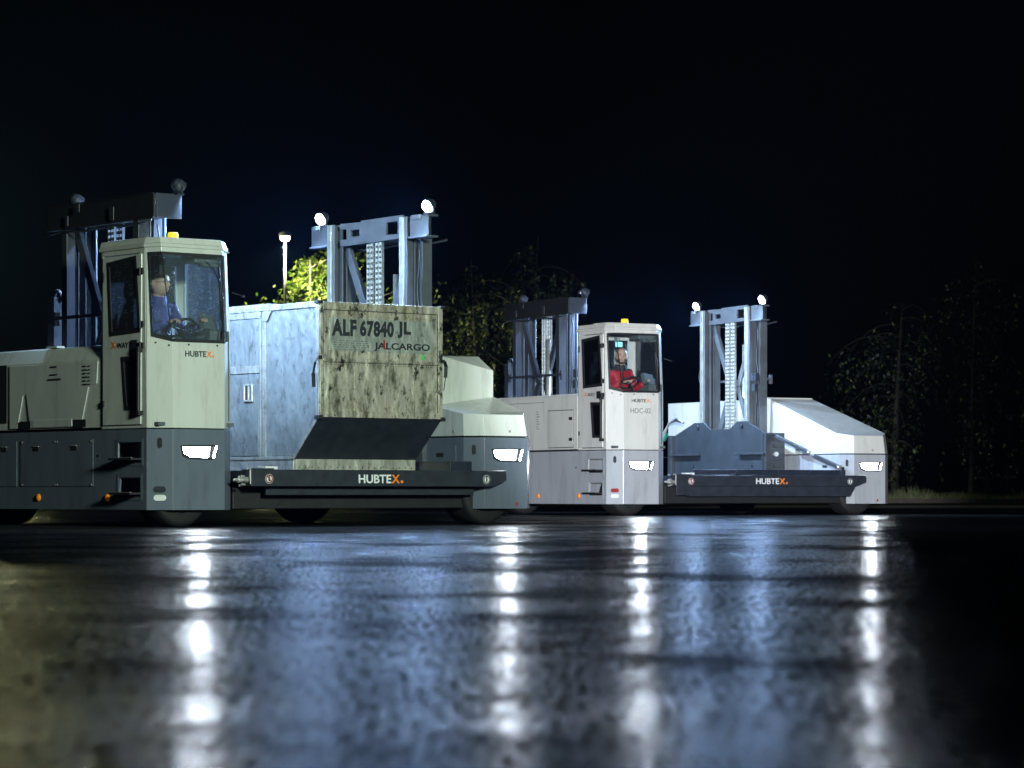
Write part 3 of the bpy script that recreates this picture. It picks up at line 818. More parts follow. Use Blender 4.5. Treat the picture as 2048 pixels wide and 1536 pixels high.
    mb.cyl((F0 + 0.33, 0.004, 0.95), (F0 + 0.33, -0.006, 0.95), 0.013, 10); mb.build("hood_screw", M['zinc'], hood); mb = MB()
    mb.cyl((G0 - 0.004, 0.34, 0.95), (G0 + 0.004, 0.34, 0.95), 0.013, 10)
    mb.build("hood_screw", M['zinc'], hood)
    mb = MB(); mb.box(-0.14, 0.70, 0.2, LEN - 0.05, 0.916, 0.944); mb.box(0.02, 0.56, 0.03, 0.2, 0.921, 0.929); mb.build("seam", M['black'], lower)
    # ---------------- load deck, front bar and under-frame
    dz = deck_dz
    mb = MB()
    mb.box(0.78, G0 - 0.02, 0.16, LEN - 0.1, 0.17, 0.44)
    mb.build("under_frame", M['black'], T, 0.006)
    mb = MB(); mb.box(0.80, G0 - 0.03, 0.04, LEN - 0.3, 0.45, 0.535 + dz)
    if clean:
        mb.box(1.20, G0 + 0.02, 0.06, 0.10, 0.536 + dz, 0.655)
        mb.box(G0 - 0.07, G0 - 0.02, 0.03, 0.055, 0.535, 0.70)
        for x in (1.75, 2.65):
            mb.box(x, x + 0.012, 0.052, 0.059, 0.57, 0.65)
        for x in (1.95, 3.2): mb.cyl((x, 0.06, 0.60), (x, 0.03, 0.60), 0.035, 12)
    else:
        mb.box(3.32, G0 - 0.01, 0.03, 1.3, 0.536, 0.64)
    deck = mb.build("load_deck", M['deck'], T, 0.005)
    mb = MB()
    zt, zb = 0.545 + dz, 0.385 + dz
    xr = 3.93 + dx * 0.75
    xl = 0.80
    mb.prism_y([(xl, zb), (xr - 0.17, zb), (xr, zb + 0.06), (xr, zt - 0.03), (xr - 0.02, zt), (xl, zt)], -0.12, 0.035)
    mb.box(xl, xl + 0.26, -0.128, -0.1205, zb - (0.13 if clean else 0.0), zt + 0.012)
    if clean:
        mb.prism_y([(1.06, 0.268), (xr - 0.26, 0.268), (xr - 0.17, zb - 0.002), (1.06, zb - 0.002)], -0.09, 0.035)
    else:
        mb.box(1.06, 3.6, 0.0, 0.035, 0.30, zb - 0.002)
    bar = mb.build("front_bar", M['dark'], T, 0.005)
    zc = (zt + zb) / 2 - 0.03
    logo(bar, face_front(-0.1215), 2.064 + dx * 0.4, zc - 0.02, 0.555, 0.085, False)
    for x, bx_ in ((1.0 + dx * 0.2, 0), (3.668 + dx * 0.6, 1)):
        y0 = -0.1295 if x < 1.06 else -0.1215
        mb = MB(); mb.lathe((x, y0, zc + 0.02), (0, -1, 0), [(0.0, 0.002), (0.046, 0.002), (0.046, 0)], 24)
        st = bar; mb.build("round_sticker", M['white'], bar)
        mb = MB(); mb.torus((x, y0 - 0.003, zc + 0.02), 0.037, 0.006, (0, 1, 0), 24, 4)
        if not bx_: mb.rbox((x, y0 - 0.004, zc + 0.02), (0.075, 0.002, 0.010), Matrix.Rotation(R(45), 4, 'Y'))
        mb.build("sticker_symbol", M['red'] if not bx_ else M['txt_dark'], st)
        mb = MB(); mb.rbox((x, y0 - 0.003, zc + 0.015), (0.018, 0.002, 0.035), Matrix.Rotation(0, 4, 'Y')); mb.cyl((x, y0 - 0.002, zc + 0.042), (x, y0 - 0.004, zc + 0.042), 0.009, 10)
        mb.build("sticker_symbol", M['txt_dark'], st)
    mb = MB()   # pin, bracket and hose ends on the bar's left end
    mb.cyl((0.80, -0.06, zc + 0.01), (0.69, -0.06, zc + 0.01), 0.028, 12); mb.cyl((0.70, -0.06, zc + 0.01), (0.64, -0.06, zc + 0.01), 0.014, 10)
    for k in range(6): mb.cyl((0.75, -0.06 + 0.045 * math.cos(k), zc + 0.045 * math.sin(k)), (0.71, -0.06 + 0.045 * math.cos(k), zc + 0.045 * math.sin(k)), 0.012, 8)
    mb.box(0.755, 0.795, -0.125, -0.115, zt - 0.0, zt + 0.014); mb.box(0.785, 0.798, -0.125, -0.118, zb + 0.02, zt - 0.002)
    mb.build("locking_pin", M['zinc'], bar, 0.002)
    mb = MB(); mb.box(0.98, 1.12, -0.10, 0.03, zt + 0.001, zt + 0.03); mb.build("stop_block", M['white'], bar, 0.004)
    if clean:
        # stay from the carriage plate down to the bar, hoses on the far side
        mb = MB()
        a = Vector((mxa - 0.02, myc - 1.46, 1.17)); b2 = Vector((G0 - 0.06, 0.13, 0.70)); d = b2 - a
        mid = a.lerp(b2, 0.52)
        mb.rbox(a.lerp(mid, 0.5), (0.05, 0.07, (mid - a).length), d.to_track_quat('Z', 'X'))
        mb.rbox(mid.lerp(b2, 0.62), (0.05, 0.06, (b2 - mid).length * 0.78), d.to_track_quat('Z', 'X'))
        mb.build("stay", M['plate'], T, 0.005)
        mb = MB(); mb.cyl(mid, mid.lerp(b2, 0.3), 0.018, 12); mb.cyl(mid, mid + d.normalized() * 0.03, 0.035, 12)
        mb.cyl(b2 - Vector((0.03, 0, 0)), b2 + Vector((0.05, 0, 0)), 0.03, 12)
        mb.build("stay_spindle", M['zinc'], T, 0, True)
        for k in range(5):
            mb = MB(); x = mxa - 0.15 + 0.02 * k; y0 = myc + 1.35 + 0.05 * k
            mb.tube([(x, myc + 0.95 + 0.03 * k, 1.42), (x, myc + 1.15 + 0.04 * k, 1.50 - 0.01 * k), (x, myc + 1.38 + 0.03 * k, 1.42), (x, myc + 1.55 + 0.05 * k, 1.20), (x, myc + 1.68 + 0.06 * k, 0.95), (x, myc + 1.70 + 0.05 * k, 0.65)], 0.016, 8)
            mb.build("hose", M['hose'] if k % 2 else M['zinc'], T, 0, True)
        mb = MB(); mb.cyl((mxa - 0.12, myc + 1.52, 1.26), (mxa - 0.12, myc + 1.60, 1.16), 0.04, 12); mb.build("hose_coupling", M['green_hose'], T)
    # ---------------- wheels
    for (x, y) in ((0.17, 0.30), (G0 + 0.25, 0.30), (0.17, 3.35), (G0 + 0.25, 3.35)):
        wheel(T, x, y)
    # ---------------- masts
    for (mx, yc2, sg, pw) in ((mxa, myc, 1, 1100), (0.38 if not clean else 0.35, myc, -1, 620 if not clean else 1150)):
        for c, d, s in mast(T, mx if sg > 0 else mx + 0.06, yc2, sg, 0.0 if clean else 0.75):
            aim = c + d * 3 if sg > 0 else Vector((2.2, c.y * 0.6 + 0.3, 1.2))
            lamp("work_lamp_light", 'SPOT', c + d * 0.075, pw, BLUE if sg > 0 else COOL, aim, 165, 1.0, 0.055, T)
    return T

T1 = transporter("container_transporter", "rain-beaded pale transporter nearest the camera, loaded with the battered metal container, driver in blue",
                 (-3.168, 28.04, 0), R(39.4), 'paint_a', 'skirt_a', 'glass_a', 0.0, 1.50, 3.36, 0.0, False, "container transporters parked with lights on")
T2 = transporter("container_transporter", "empty pale transporter standing behind on the right, marked HDC-02 under the windscreen, driver in red",
                 (1.570, 42.25, 0), R(28.7), 'paint_b', 'skirt_b', 'glass_b', 0.21, 2.70, 3.42, 0.03, True, "container transporters parked with lights on")

# ------------------------------------------------------------------ air cargo container
def alu(name, base, dirt, dark_amt, warm):
    m, nt, b = nodes(name)
    n1 = noise(nt, 2.2, 8, (1, 1, 1), 0.7)
    c = ramp(nt, n1, [(0.30, tuple(x * 0.78 for x in base)), (0.70, base)])
    # smears running down
    s = ramp(nt, noise(nt, 5.0, 7, (1.6, 1.6, 0.5), 0.75, (3, 1, 0)), [(0.48, (0, 0, 0)), (0.62, (1, 1, 1))])
    mm = nt.nodes.new("ShaderNodeMath"); mm.operation = 'MULTIPLY'; nt.links.new(s, mm.inputs[0]); mm.inputs[1].default_value = dark_amt
    c = mixc(nt, mm.outputs[0], c, dirt)
    # scratched black rub marks
    s2 = ramp(nt, noise(nt, 9.0, 8, (1.0, 1.0, 0.6), 0.8, (8, 2, 5)), [(0.55, (0, 0, 0)), (0.60, (1, 1, 1))])
    mm2 = nt.nodes.new("ShaderNodeMath"); mm2.operation = 'MULTIPLY'; nt.links.new(s2, mm2.inputs[0]); mm2.inputs[1].default_value = dark_amt
    c = mixc(nt, mm2.outputs[0], c, (0.03, 0.035, 0.03))
    if warm:
        s3 = ramp(nt, noise(nt, 1.6, 5, (1, 1, 1.2), 0.6, (1, 7, 3)), [(0.52, (0, 0, 0)), (0.72, (1, 1, 1))])
        mm3 = nt.nodes.new("ShaderNodeMath"); mm3.operation = 'MULTIPLY'; nt.links.new(s3, mm3.inputs[0]); mm3.inputs[1].default_value = 0.5
        c = mixc(nt, mm3.outputs[0], c, (0.45, 0.38, 0.18))
    nt.links.new(c, b.inputs["Base Color"])
    b.inputs["Metallic"].default_value = 0.5
    r = nt.nodes.new("ShaderNodeMapRange"); nt.links.new(noise(nt, 6, 6, (1, 1, 0.4)), r.inputs[0]); r.inputs[3].default_value = 0.28; r.inputs[4].default_value = 0.6
    nt.links.new(r.outputs[0], b.inputs["Roughness"])
    n2 = bump(nt, b, noise(nt, 3.0, 3, (1, 1, 0.5)), 0.85, 0.08)
    n3 = bump(nt, b, noise(nt, 9.0, 3, (1, 1, 0.6)), 0.25, 0.02, n2)
    bump(nt, b, noise(nt, 60.0, 4, (1, 1, 0.3)), 0.2, 0.003, n3)
    return m
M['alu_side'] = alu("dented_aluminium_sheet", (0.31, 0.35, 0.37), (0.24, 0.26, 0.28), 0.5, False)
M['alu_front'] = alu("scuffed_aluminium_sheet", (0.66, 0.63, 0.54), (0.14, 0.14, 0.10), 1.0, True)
M['alu_panel'] = alu("painted_nameplate_sheet", (0.50, 0.55, 0.52), (0.20, 0.21, 0.18), 0.6, False)
M['alu_frame'] = alu("aluminium_extrusion", (0.46, 0.48, 0.48), (0.12, 0.12, 0.12), 0.5, False)
M['alu_base'] = alu("pale_base_rail", (0.62, 0.62, 0.55), (0.16, 0.16, 0.14), 0.5, False)

def cargo_container():
    rot = R(39.4)
    org = Vector((-3.168, 28.04, 0)) + Matrix.Rotation(rot, 3, 'Z') @ Vector((1.775, 0.13, 0))
    C = empty("cargo_container", (org.x, org.y, 0.537), rot)
    tag(C, "battered aluminium air cargo container with underside sloped at one end, carried on the nearer transporter", "cargo container")
    W, L = 1.52, 4.06; zb, z1, zt = 0.115, 0.525, 1.655    # above deck
    ins = 0.012
    mb = MB()
    mb.prism_x([(0, z1), (0, zt), (L, zt), (L, z1), (L - 0.44, zb), (0.44, zb)], 0, W)
    mb.bm.faces.ensure_lookup_table()
    shell = None
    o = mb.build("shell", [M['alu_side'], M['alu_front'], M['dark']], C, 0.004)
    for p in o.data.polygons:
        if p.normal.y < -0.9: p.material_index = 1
        elif p.normal.z < -0.2: p.material_index = 2  # sloped underside coloured dark, its shade put into the colour
    shell = o
    # base
    mb = MB(); mb.box(0.0, W, 0.44, L - 0.44, 0.012, zb - 0.002); mb.box(-0.03, W + 0.03, 0.42, L - 0.42, 0.0, 0.012)
    mb.build("base_tray", M['alu_frame'], C, 0.003)
    mb = MB(); mb.box(0.02, W - 0.02, 0.424, 0.439, 0.014, zb + 0.004); base = mb.build("base_rail", M['alu_base'], C, 0.002)
    mb = MB()
    for k in range(19):
        x = 0.06 + k * 0.0775
        mb.cyl((x, 0.4238, 0.035 + 0.003 * (k % 3)), (x, 0.4215, 0.035 + 0.003 * (k % 3)), 0.007, 8)
    mb.build("rivet_row", M['black'], base)
    # edge extrusions of the front face
    mb = MB(); e = 0.075; p = -0.010
    mb.box(0, e * 0.55, p, 0.0, z1, zt); mb.box(W - e * 0.7, W, p, 0.0, z1, zt)
    mb.box(e * 0.55, W - e * 0.7, p, 0, zt - e, zt); mb.box(e * 0.55, W - e * 0.7, p, 0, z1, z1 + e * 0.8)
    mb.box(e * 0.55, W - e * 0.7, p + 0.002, 0, 1.075, 1.10)
    for k in range(9):
        x = 0.12 + k * 0.165
        mb.cyl((x, p, zt - 0.055), (x, p - 0.006, zt - 0.055), 0.010, 8)
    for k in range(10):
        z = z1 + 0.08 + 0.115 * k
        mb.cyl((0.018, p, z), (0.018, p - 0.005, z), 0.006, 6); mb.cyl((W - 0.026, p, z), (W - 0.026, p - 0.005, z), 0.006, 6)
    mb.build("front_frame", M['alu_front'], shell, 0.003)
    mb = MB()
    for k in range(44):
        x = 0.07 + k * 0.032
        mb.cyl((x, -0.0005, 1.045), (x, -0.004, 1.045), 0.0045, 6)
    mb.build("rivet_row", M['txt_dark'], shell)
    mb = MB(); mb.box(0.12, 1.40, -0.006, -0.0005, 1.18, 1.50); mb.build("name_panel", M['alu_panel'], shell, 0.002)
    mb = MB()
    for z in (0.80, 1.52): mb.box(0.05, W - 0.06, -0.005, -0.0005, z, z + 0.014)
    for x in (0.42, 0.80, 1.15): mb.box(x, x + 0.010, -0.004, -0.0005, z1 + 0.06, 1.06)
    mb.build("front_rib", M['alu_front'], shell, 0.001)
    # shadow lines around panels
    mb = MB()
    mb.box(0.05, W - 0.06, -0.0035, -0.0005, zt - 0.083, zt - 0.078); mb.box(0.05, W - 0.06, -0.0045, -0.0005, 1.062, 1.068)
    mb.box(0.043, 0.048, -0.004, -0.0005, z1, zt - 0.08); mb.box(W - 0.062, W - 0.057, -0.004, -0.0005, z1, zt - 0.08)
    mb.build("panel_gap", M['black'], shell)
    ff = face_front(-0.0065)
    lettering("lettering", "ALF", M['txt_dark'], shell, ff, 0.145, 1.325, 0.30, 0.165, 0.05, 0.0015, 1.1)
    lettering("lettering", "67840", M['txt_dark'], shell, ff, 0.485, 1.325, 0.42, 0.165, 0.05, 0.0015, 1.1)
    lettering("lettering", "JL", M['txt_dark'], shell, ff, 0.95, 1.325, 0.17, 0.165, 0.05, 0.0015, 1.1)
    lettering("lettering", "JALCARGO", M['txt_dark'], shell, ff, 0.66, 1.187, 0.70, 0.088, 0.028, 0.0015)
    mb = MB()
    rnd = random.Random(5)
    for k in range(5):
        x = 0.17
        while x < 0.56:
            wd = rnd.uniform(0.01, 0.045); mb.plate([(x, 1.19 + 0.021 * k), (x + wd, 1.19 + 0.021 * k), (x + wd, 1.20 + 0.021 * k), (x, 1.20 + 0.021 * k)], [], ff, 0.001)
            x += wd + rnd.uniform(0.008, 0.02)
    mb.build("data_decal", M['txt_grey'], shell)
    mb = MB(); mb.box(0.775, 0.795, -0.009, -0.0066, 1.21, 1.30); mb.build("red_tape", M['red'], shell)
    gm = simple("green_sticker", (0.10, 0.5, 0.16), 0.5)
    mb = MB(); mb.box(1.245, 1.295, -0.004, -0.0005, 1.115, 1.165); mb.build("green_sticker", gm, shell)
    # left side: corner post, posts, rails, door
    mb = MB(); q = -0.010
    def sb(y0, y1, z0, z1_, t=q): mb.box(t, 0.0, y0, y1, z0, z1_)
    sb(0.0, 0.05, z1, zt - 0.05); sb(0.0, L, zt - 0.055, zt + 0.002, -0.014)
    mb.hull8([(q, 0.0, z1), (q, 0.05, z1), (q, 0.47, zb), (q, 0.42, zb)], [(0, 0.0, z1), (0, 0.05, z1), (0, 0.47, zb), (0, 0.42, zb)])
    sb(0.90, 0.96, zb, zt - 0.055); sb(0.995, 1.02, zb, zt - 0.055, -0.006)
    sb(1.02, 2.5, 0.985, 1.06, -0.012); sb(1.02, 2.5, zt - 0.12, zt - 0.06, -0.008); sb(2.5, 2.56, zb, zt - 0.055)
    sb(0.47, L - 0.44, zb, zb + 0.03, -0.008)
    for k in range(26):
        z = zb + 0.05 + 0.055 * k
        if z < zt - 0.08:
            for y in (0.91, 0.95): mb.cyl((q, y, z), (q - 0.005, y, z), 0.006, 6)
    for k in range(16):
        y = 0.08 + 0.05 * k
        mb.cyl((-0.0, y, zt - 0.075), (-0.006, y, zt - 0.075), 0.006, 6)
    for k in range(9): mb.cyl((0, 0.5 + 0.045 * k, zb + 0.045), (-0.006, 0.5 + 0.045 * k, zb + 0.045), 0.006, 6)
    mb.build("side_frame", M['alu_frame'], shell, 0.003)
    mb = MB(); mb.hull8([(-0.016, 0.80, zt - 0.06), (-0.016, 0.96, zt - 0.06), (-0.016, 0.96, zt - 0.16), (-0.016, 0.88, zt - 0.16)], [(-0.006, 0.80, zt - 0.06), (-0.006, 0.96, zt - 0.06), (-0.006, 0.96, zt - 0.16), (-0.006, 0.88, zt - 0.16)])
    mb.build("gusset", M['alu_frame'], shell, 0.002)
    mb = MB(); mb.box(-0.006, 0, 1.03, 2.49, zb + 0.04, 0.975); dr = mb.build("door_panel", M['alu_side'], C, 0.003)
    mb = MB(); mb.plate([(-1.29, 0.70), (-1.13, 0.70), (-1.13, 0.88), (-1.29, 0.88)], [[(-1.265, 0.72), (-1.155, 0.72), (-1.155, 0.86), (-1.265, 0.86)]], face_side(-0.006), 0.014)
    mb.box(-0.018, -0.0065, 1.19, 1.215, 0.72, 0.86); mb.build("door_handle", M['zinc'], dr, 0.003)
    mb = MB(); mb.plate([(-1.265, 0.72), (-1.155, 0.72), (-1.155, 0.86), (-1.265, 0.86)], [], face_side(-0.0062), 0.002); mb.build("handle_recess", M['dark'], dr)
    mb = MB(); mb.plate([(-1.62, 0.80), (-1.50, 0.93), (-1.38, 0.78), (-1.50, 0.62)], [], face_side(-0.0063), 0.001); mb.build("diamond_decal", M['txt_grey'], dr)
    mb = MB(); mb.box(-0.004, 0, 1.79, 1.86, 0.98 + 0.09, 1.45); mb.build("white_tape", M['white'], shell)
    mb = MB(); 
    for k in range(5): mb.box(-0.003, -0.0005, 0.42 + 0.03 * k, 0.44 + 0.03 * k, 1.30, 1.325)
    mb.build("stencil_marks", M['txt_grey'], shell)
    mb = MB(); mb.box(-0.001, W + 0.001, 0.85, 2.2, zt + 0.002, zt + 0.018); mb.build("roof_batten", M['alu_frame'], shell)
    # corners and straps
    for x in (0, W):
        for z in (zt, z1):
            mb = MB(); mb.box(x - 0.03, x + 0.03, -0.022, 0.05, z - 0.022, z + 0.012 if z == zt else z + 0.02); mb.build("corner_cap", M['black'], shell, 0.006)
    for x, s in ((0, -1), (W, 1)):
        mb = MB()
        mb.box(x - 0.02, x + 0.02, -0.02, 0.0, 1.09, 1.125)
        pts = [(x + s * 0.02, -0.01, 1.11), (x + s * 0.05, 0.0, 1.06), (x + s * 0.06, 0.02, 0.95), (x + s * 0.045, 0.03, 0.82)]
        for a, b in zip(pts, pts[1:]):
            a, b = Vector(a), Vector(b); mb.rbox((a + b) / 2, (0.008, 0.035, (b - a).length + 0.004), (b - a).to_track_quat('Z', 'X'))
        mb.build("strap", M['black'], C)
    return C
cargo_container()

# ------------------------------------------------------------------ people
def skinned(joints, edges, mat, name, sub=1):
    """joints: list of (xyz, radius)"""
    me = bpy.data.meshes.new("tmp"); me.from_pydata([j[0] for j in joints], edges, [])
    o = bpy.data.objects.new("tmp", me); COL.objects.link(o)
    sk = o.modifiers.new("skin", 'SKIN'); sk.use_smooth_shade = True
    su = o.modifiers.new("sub", 'SUBSURF'); su.levels = sub; su.render_levels = sub
    for i, j in enumerate(joints):
        r = j[1]
        me.skin_vertices[0].data[i].radius = (r, r) if not isinstance(r, tuple) else r
    me.skin_vertices[0].data[0].use_root = True
    bpy.context.view_layer.update()
    res = bpy.data.meshes.new_from_object(o.evaluated_get(bpy.context.evaluated_depsgraph_get()))
    bpy.data.objects.remove(o); bpy.data.meshes.remove(me)
    return res
def head_mesh(bm, M4):
    n, m = 40, 28
    rings = []
    for i in range(m + 1):
        ph = math.pi * i / m; row = []
        for k in range(n):
            th = 2 * math.pi * k / n
            x = math.sin(ph) * math.sin(th); y = -math.sin(ph) * math.cos(th); z = math.cos(ph)   # front is -y
            X, Y, Z = x * 0.080, y * 0.102, z * 0.124
            if z > 0:
                k_ = 1 + 0.30 * z * z * (1 - z) * 2.2; X *= k_; Y *= k_; Z *= 0.95
            if Z < 0:
                X *= 1 + 0.10 * (-z) * (1 + z) * 2; Y *= 1 - (0.0 if y < 0 else 0.35) * (-z)
            fr = max(0.0, -y)
            g = lambda cx, cz, sx, sz: math.exp(-((X - cx) / sx) ** 2 - ((Z - cz) / sz) ** 2) * (1 if y < 0 else 0)
            d = 0.022 * g(0, -0.025, 0.013, 0.02) + 0.012 * g(0, 0.0, 0.009, 0.022) - 0.010 * (g(0.031, 0.008, 0.016, 0.012) + g(-0.031, 0.008, 0.016, 0.012))
            d += 0.006 * (g(0.03, 0.03, 0.022, 0.008) + g(-0.03, 0.03, 0.022, 0.008)) + 0.007 * g(0, -0.058, 0.022, 0.010) - 0.004 * g(0, -0.059, 0.02, 0.003) + 0.010 * g(0, -0.092, 0.02, 0.014) - 0.004 * g(0, -0.074, 0.02, 0.006)
            Y -= d
            ear = 0.016 * (math.exp(-((Y - 0.012) / 0.014) ** 2 - ((Z + 0.005) / 0.028) ** 2)) * (1 if abs(x) > 0.75 else 0)
            X += math.copysign(ear, x)
            row.append(bm.verts.new(M4 @ Vector((X, Y, Z))))
        rings.append(row)
    for i in range(m):
        for k in range(n):
            j = (k + 1) % n
            vs = [rings[i][k], rings[i][j], rings[i + 1][j], rings[i + 1][k]]
            if i in (0, m - 1) and False: continue
            bm.faces.new(vs)
def person(loc, rz, label, look, tilt, jacket, jacket2, skin, hairc, bald, beard, glasses, lean, trousers):
    root = empty("person", loc, rz); tag(root, label, "person")
    H = lambda v: tuple(v)
    j = {}
    lx, ly = lean
    hip = Vector((0, 0, 0)); sp = Vector((lx * 0.3, 0.02 + ly * 0.3, 0.2)); ch = Vector((lx * 0.8, ly * 0.8, 0.38)); nb = Vector((lx, ly - 0.01, 0.50)); nk = Vector((lx, ly - 0.03, 0.58))
    shL = Vector((lx - 0.165, ly * 0.9, 0.44)); shR = Vector((lx + 0.165, ly * 0.9, 0.44))
    elL = Vector((-0.225, -0.10, 0.20)); elR = Vector((0.25, -0.12, 0.19))
    wrL = Vector((-0.09, -0.33, 0.285)); wrR = Vector((0.24, -0.36, 0.29))
    hc = Vector((lx, ly - 0.05, 0.672))
    joints = [(hip, 0.13), (sp, (0.14, 0.10)), (ch, (0.15, 0.10)), (nb, 0.058), (nk, 0.052), (hc, 0.045),
              (shL, 0.055), (elL, 0.042), (wrL, 0.027), (shR, 0.055), (elR, 0.042), (wrR, 0.027),
              (Vector((-0.10, -0.02, -0.02)), 0.085), (Vector((-0.13, -0.40, 0.02)), 0.06), (Vector((-0.12, -0.42, -0.34)), 0.042), (Vector((-0.12, -0.52, -0.37)), 0.035),
              (Vector((0.10, -0.02, -0.02)), 0.085), (Vector((0.13, -0.40, 0.02)), 0.06), (Vector((0.12, -0.42, -0.34)), 0.042), (Vector((0.12, -0.52, -0.37)), 0.035)]
    edges = [(0, 1), (1, 2), (2, 3), (3, 4), (4, 5), (2, 6), (6, 7), (7, 8), (2, 9), (9, 10), (10, 11), (0, 12), (12, 13), (13, 14), (14, 15), (0, 16), (16, 17), (17, 18), (18, 19)]
    body = skinned([(tuple(a), r) for a, r in joints], edges, skin, "person_body")
    bm = bmesh.new(); bm.from_mesh(body)
    hm = Matrix.Translation(hc) @ Matrix.Rotation(look, 4, 'Z') @ Matrix.Rotation(tilt, 4, 'X')
    head_mesh(bm, hm)
    nm = MB(); nm.tube([tuple(nb - Vector((0, -0.01, 0.10))), tuple(nb), tuple(nk), tuple(hc + Vector((0, 0.012, -0.03)))], [0.075, 0.060, 0.054, 0.052], 20)
    tmp = bpy.data.meshes.new("t"); nm.bm.to_mesh(tmp); nm.bm.free(); bm.from_mesh(tmp)
    bmesh.ops.remove_doubles(bm, verts=bm.verts, dist=0.0002)
    # hands
    for wr, el, sgn in ((wrL, elL, -1), (wrR, elR, 1)):
        d = (wr - el).normalized(); side = d.cross(Vector((0, 0, 1))).normalized(); up = side.cross(d)
        palm = wr + d * 0.05
        js = [(tuple(wr), 0.024), (tuple(wr + d * 0.03), (0.034, 0.017)), (tuple(wr + d * 0.085), (0.038, 0.014))]
        hm2 = skinned(js, [(0, 1), (1, 2)], skin, "h"); bm.from_mesh(hm2)
        for k in range(4):
            o_ = (k - 1.5) * 0.019; L = (0.9, 1.0, 0.95, 0.78)[k]
            b0 = wr + d * 0.078 + side * o_; b1 = b0 + d * 0.036 * L - up * 0.006; b2 = b1 + d * 0.016 * L - up * 0.024 * L; b3 = b2 - d * 0.012 - up * 0.018 * L
            f_ = skinned([(tuple(b0), 0.009), (tuple(b1), 0.0088), (tuple(b2), 0.008), (tuple(b3), 0.007)], [(0, 1), (1, 2), (2, 3)], skin, "f"); bm.from_mesh(f_)
        t0 = wr + d * 0.03 - side * 0.03 * sgn; t1 = t0 + d * 0.03 - side * 0.022 * sgn - up * 0.012; t2 = t1 + d * 0.026 - up * 0.014
        f_ = skinned([(tuple(t0), 0.012), (tuple(t1), 0.0105), (tuple(t2), 0.008)], [(0, 1), (1, 2)], skin, "t"); bm.from_mesh(f_)
    me = bpy.data.meshes.new("body"); bmesh.ops.recalc_face_normals(bm, faces=bm.faces); bm.to_mesh(me); bm.free()
    o = bpy.data.objects.new("body", me); COL.objects.link(o)
    rm = o.modifiers.new("r", 'REMESH'); rm.mode = 'VOXEL'; rm.voxel_size = 0.0055; rm.use_smooth_shade = True
    bpy.context.view_layer.update()
    me2 = bpy.data.meshes.new_from_object(o.evaluated_get(bpy.context.evaluated_depsgraph_get())); bpy.data.objects.remove(o)
    me2.name = "body"; me2.materials.clear(); me2.materials.append(skin)
    for p in me2.polygons: p.use_smooth = True
    o = bpy.data.objects.new("body", me2); link(o, root)
    def piece(nm, js, es, mat, noise_amt=0.006):
        m_ = skinned([(tuple(a), r) for a, r in js], es, mat, nm, 2); m_.name = nm
        m_.materials.clear(); m_.materials.append(mat)
        from mathutils import noise as nz
        for v in m_.vertices: v.co += v.normal * nz.noise(v.co * 18) * noise_amt * 2
        q = bpy.data.objects.new(nm, m_); link(q, root); return q
    jk = [(hip + Vector((0, 0, 0.0)), (0.17, 0.135)), (sp, (0.175, 0.135)), (ch, (0.185, 0.13)), (nb - Vector((0, 0, 0.03)), (0.085, 0.075)), (nb + Vector((0, -0.005, 0.02)), (0.072, 0.065)),
          (shL, 0.070), (elL, 0.056), (wrL - (wrL - elL) * 0.08, 0.042), (shR, 0.070), (elR, 0.056), (wrR - (wrR - elR) * 0.08, 0.042)]
    piece("jacket", jk, [(0, 1), (1, 2), (2, 3), (3, 4), (2, 5), (5, 6), (6, 7), (2, 8), (8, 9), (9, 10)], jacket, 0.007)
    jo = [c_ for c_ in root.children if c_.name.startswith("jacket")][0]
    if jacket2 is not None:
        jo.data.materials.append(jacket2)
        for p_ in jo.data.polygons:
            if p_.center.z > 0.445 + 0.25 * abs(p_.center.x - lx) * 0 and p_.center.z > 0.46: p_.material_index = 1
            if p_.center.z > 0.10 and abs(p_.center.x - lx) < 0.012 and p_.center.y < 0: p_.material_index = 1
    mb = MB()
    mb.lathe(nb + Vector((0, -0.005, -0.03)), (0, -0.15, 1), [(0.095, 0.0), (0.086, 0.05), (0.080, 0.085), (0.070, 0.085), (0.066, 0.02)], 24)
    mb.build("collar", jacket2 or jacket, root, 0.008, True)
    tl = [(hip, (0.16, 0.13)), (Vector((-0.10, -0.02, -0.02)), 0.10), (Vector((-0.13, -0.40, 0.02)), 0.077), (Vector((-0.12, -0.42, -0.32)), 0.06), (Vector((0.10, -0.02, -0.02)), 0.10), (Vector((0.13, -0.40, 0.02)), 0.077), (Vector((0.12, -0.42, -0.32)), 0.06)]
    piece("trousers", tl, [(0, 1), (1, 2), (2, 3), (0, 4), (4, 5), (5, 6)], trousers)
    # eyes, brows, hair
    hm0 = hm; hm = hm @ Matrix.Scale(1.055, 4)
    mb = MB()
    for s_ in (-1, 1):
        mb.lathe((s_ * 0.031, -0.074, 0.008), (0, -1, 0), [(0.0, 0.011), (0.006, 0.009), (0.011, 0.0)], 12)
    mb.build("eyes", simple("eye", (0.55, 0.55, 0.52), 0.15), root, 0, True, hm)
    mb = MB()
    for s_ in (-1, 1):
        mb.lathe((s_ * 0.031, -0.084, 0.008), (0, -1, 0), [(0.0, 0.003), (0.0055, 0.001), (0.006, -0.002)], 10)
        mb.rbox((s_ * 0.031, -0.092, 0.030), (0.034, 0.008, 0.006), Matrix.Rotation(s_ * 0.15, 4, 'Y'))
    mb.rbox((0, -0.097, -0.060), (0.042, 0.006, 0.004), Matrix.Rotation(0, 4, 'Y'))
    mb.build("brows", simple("dark_hair", (0.04, 0.03, 0.025), 0.6), root, 0, False, hm)
    hm = hm0
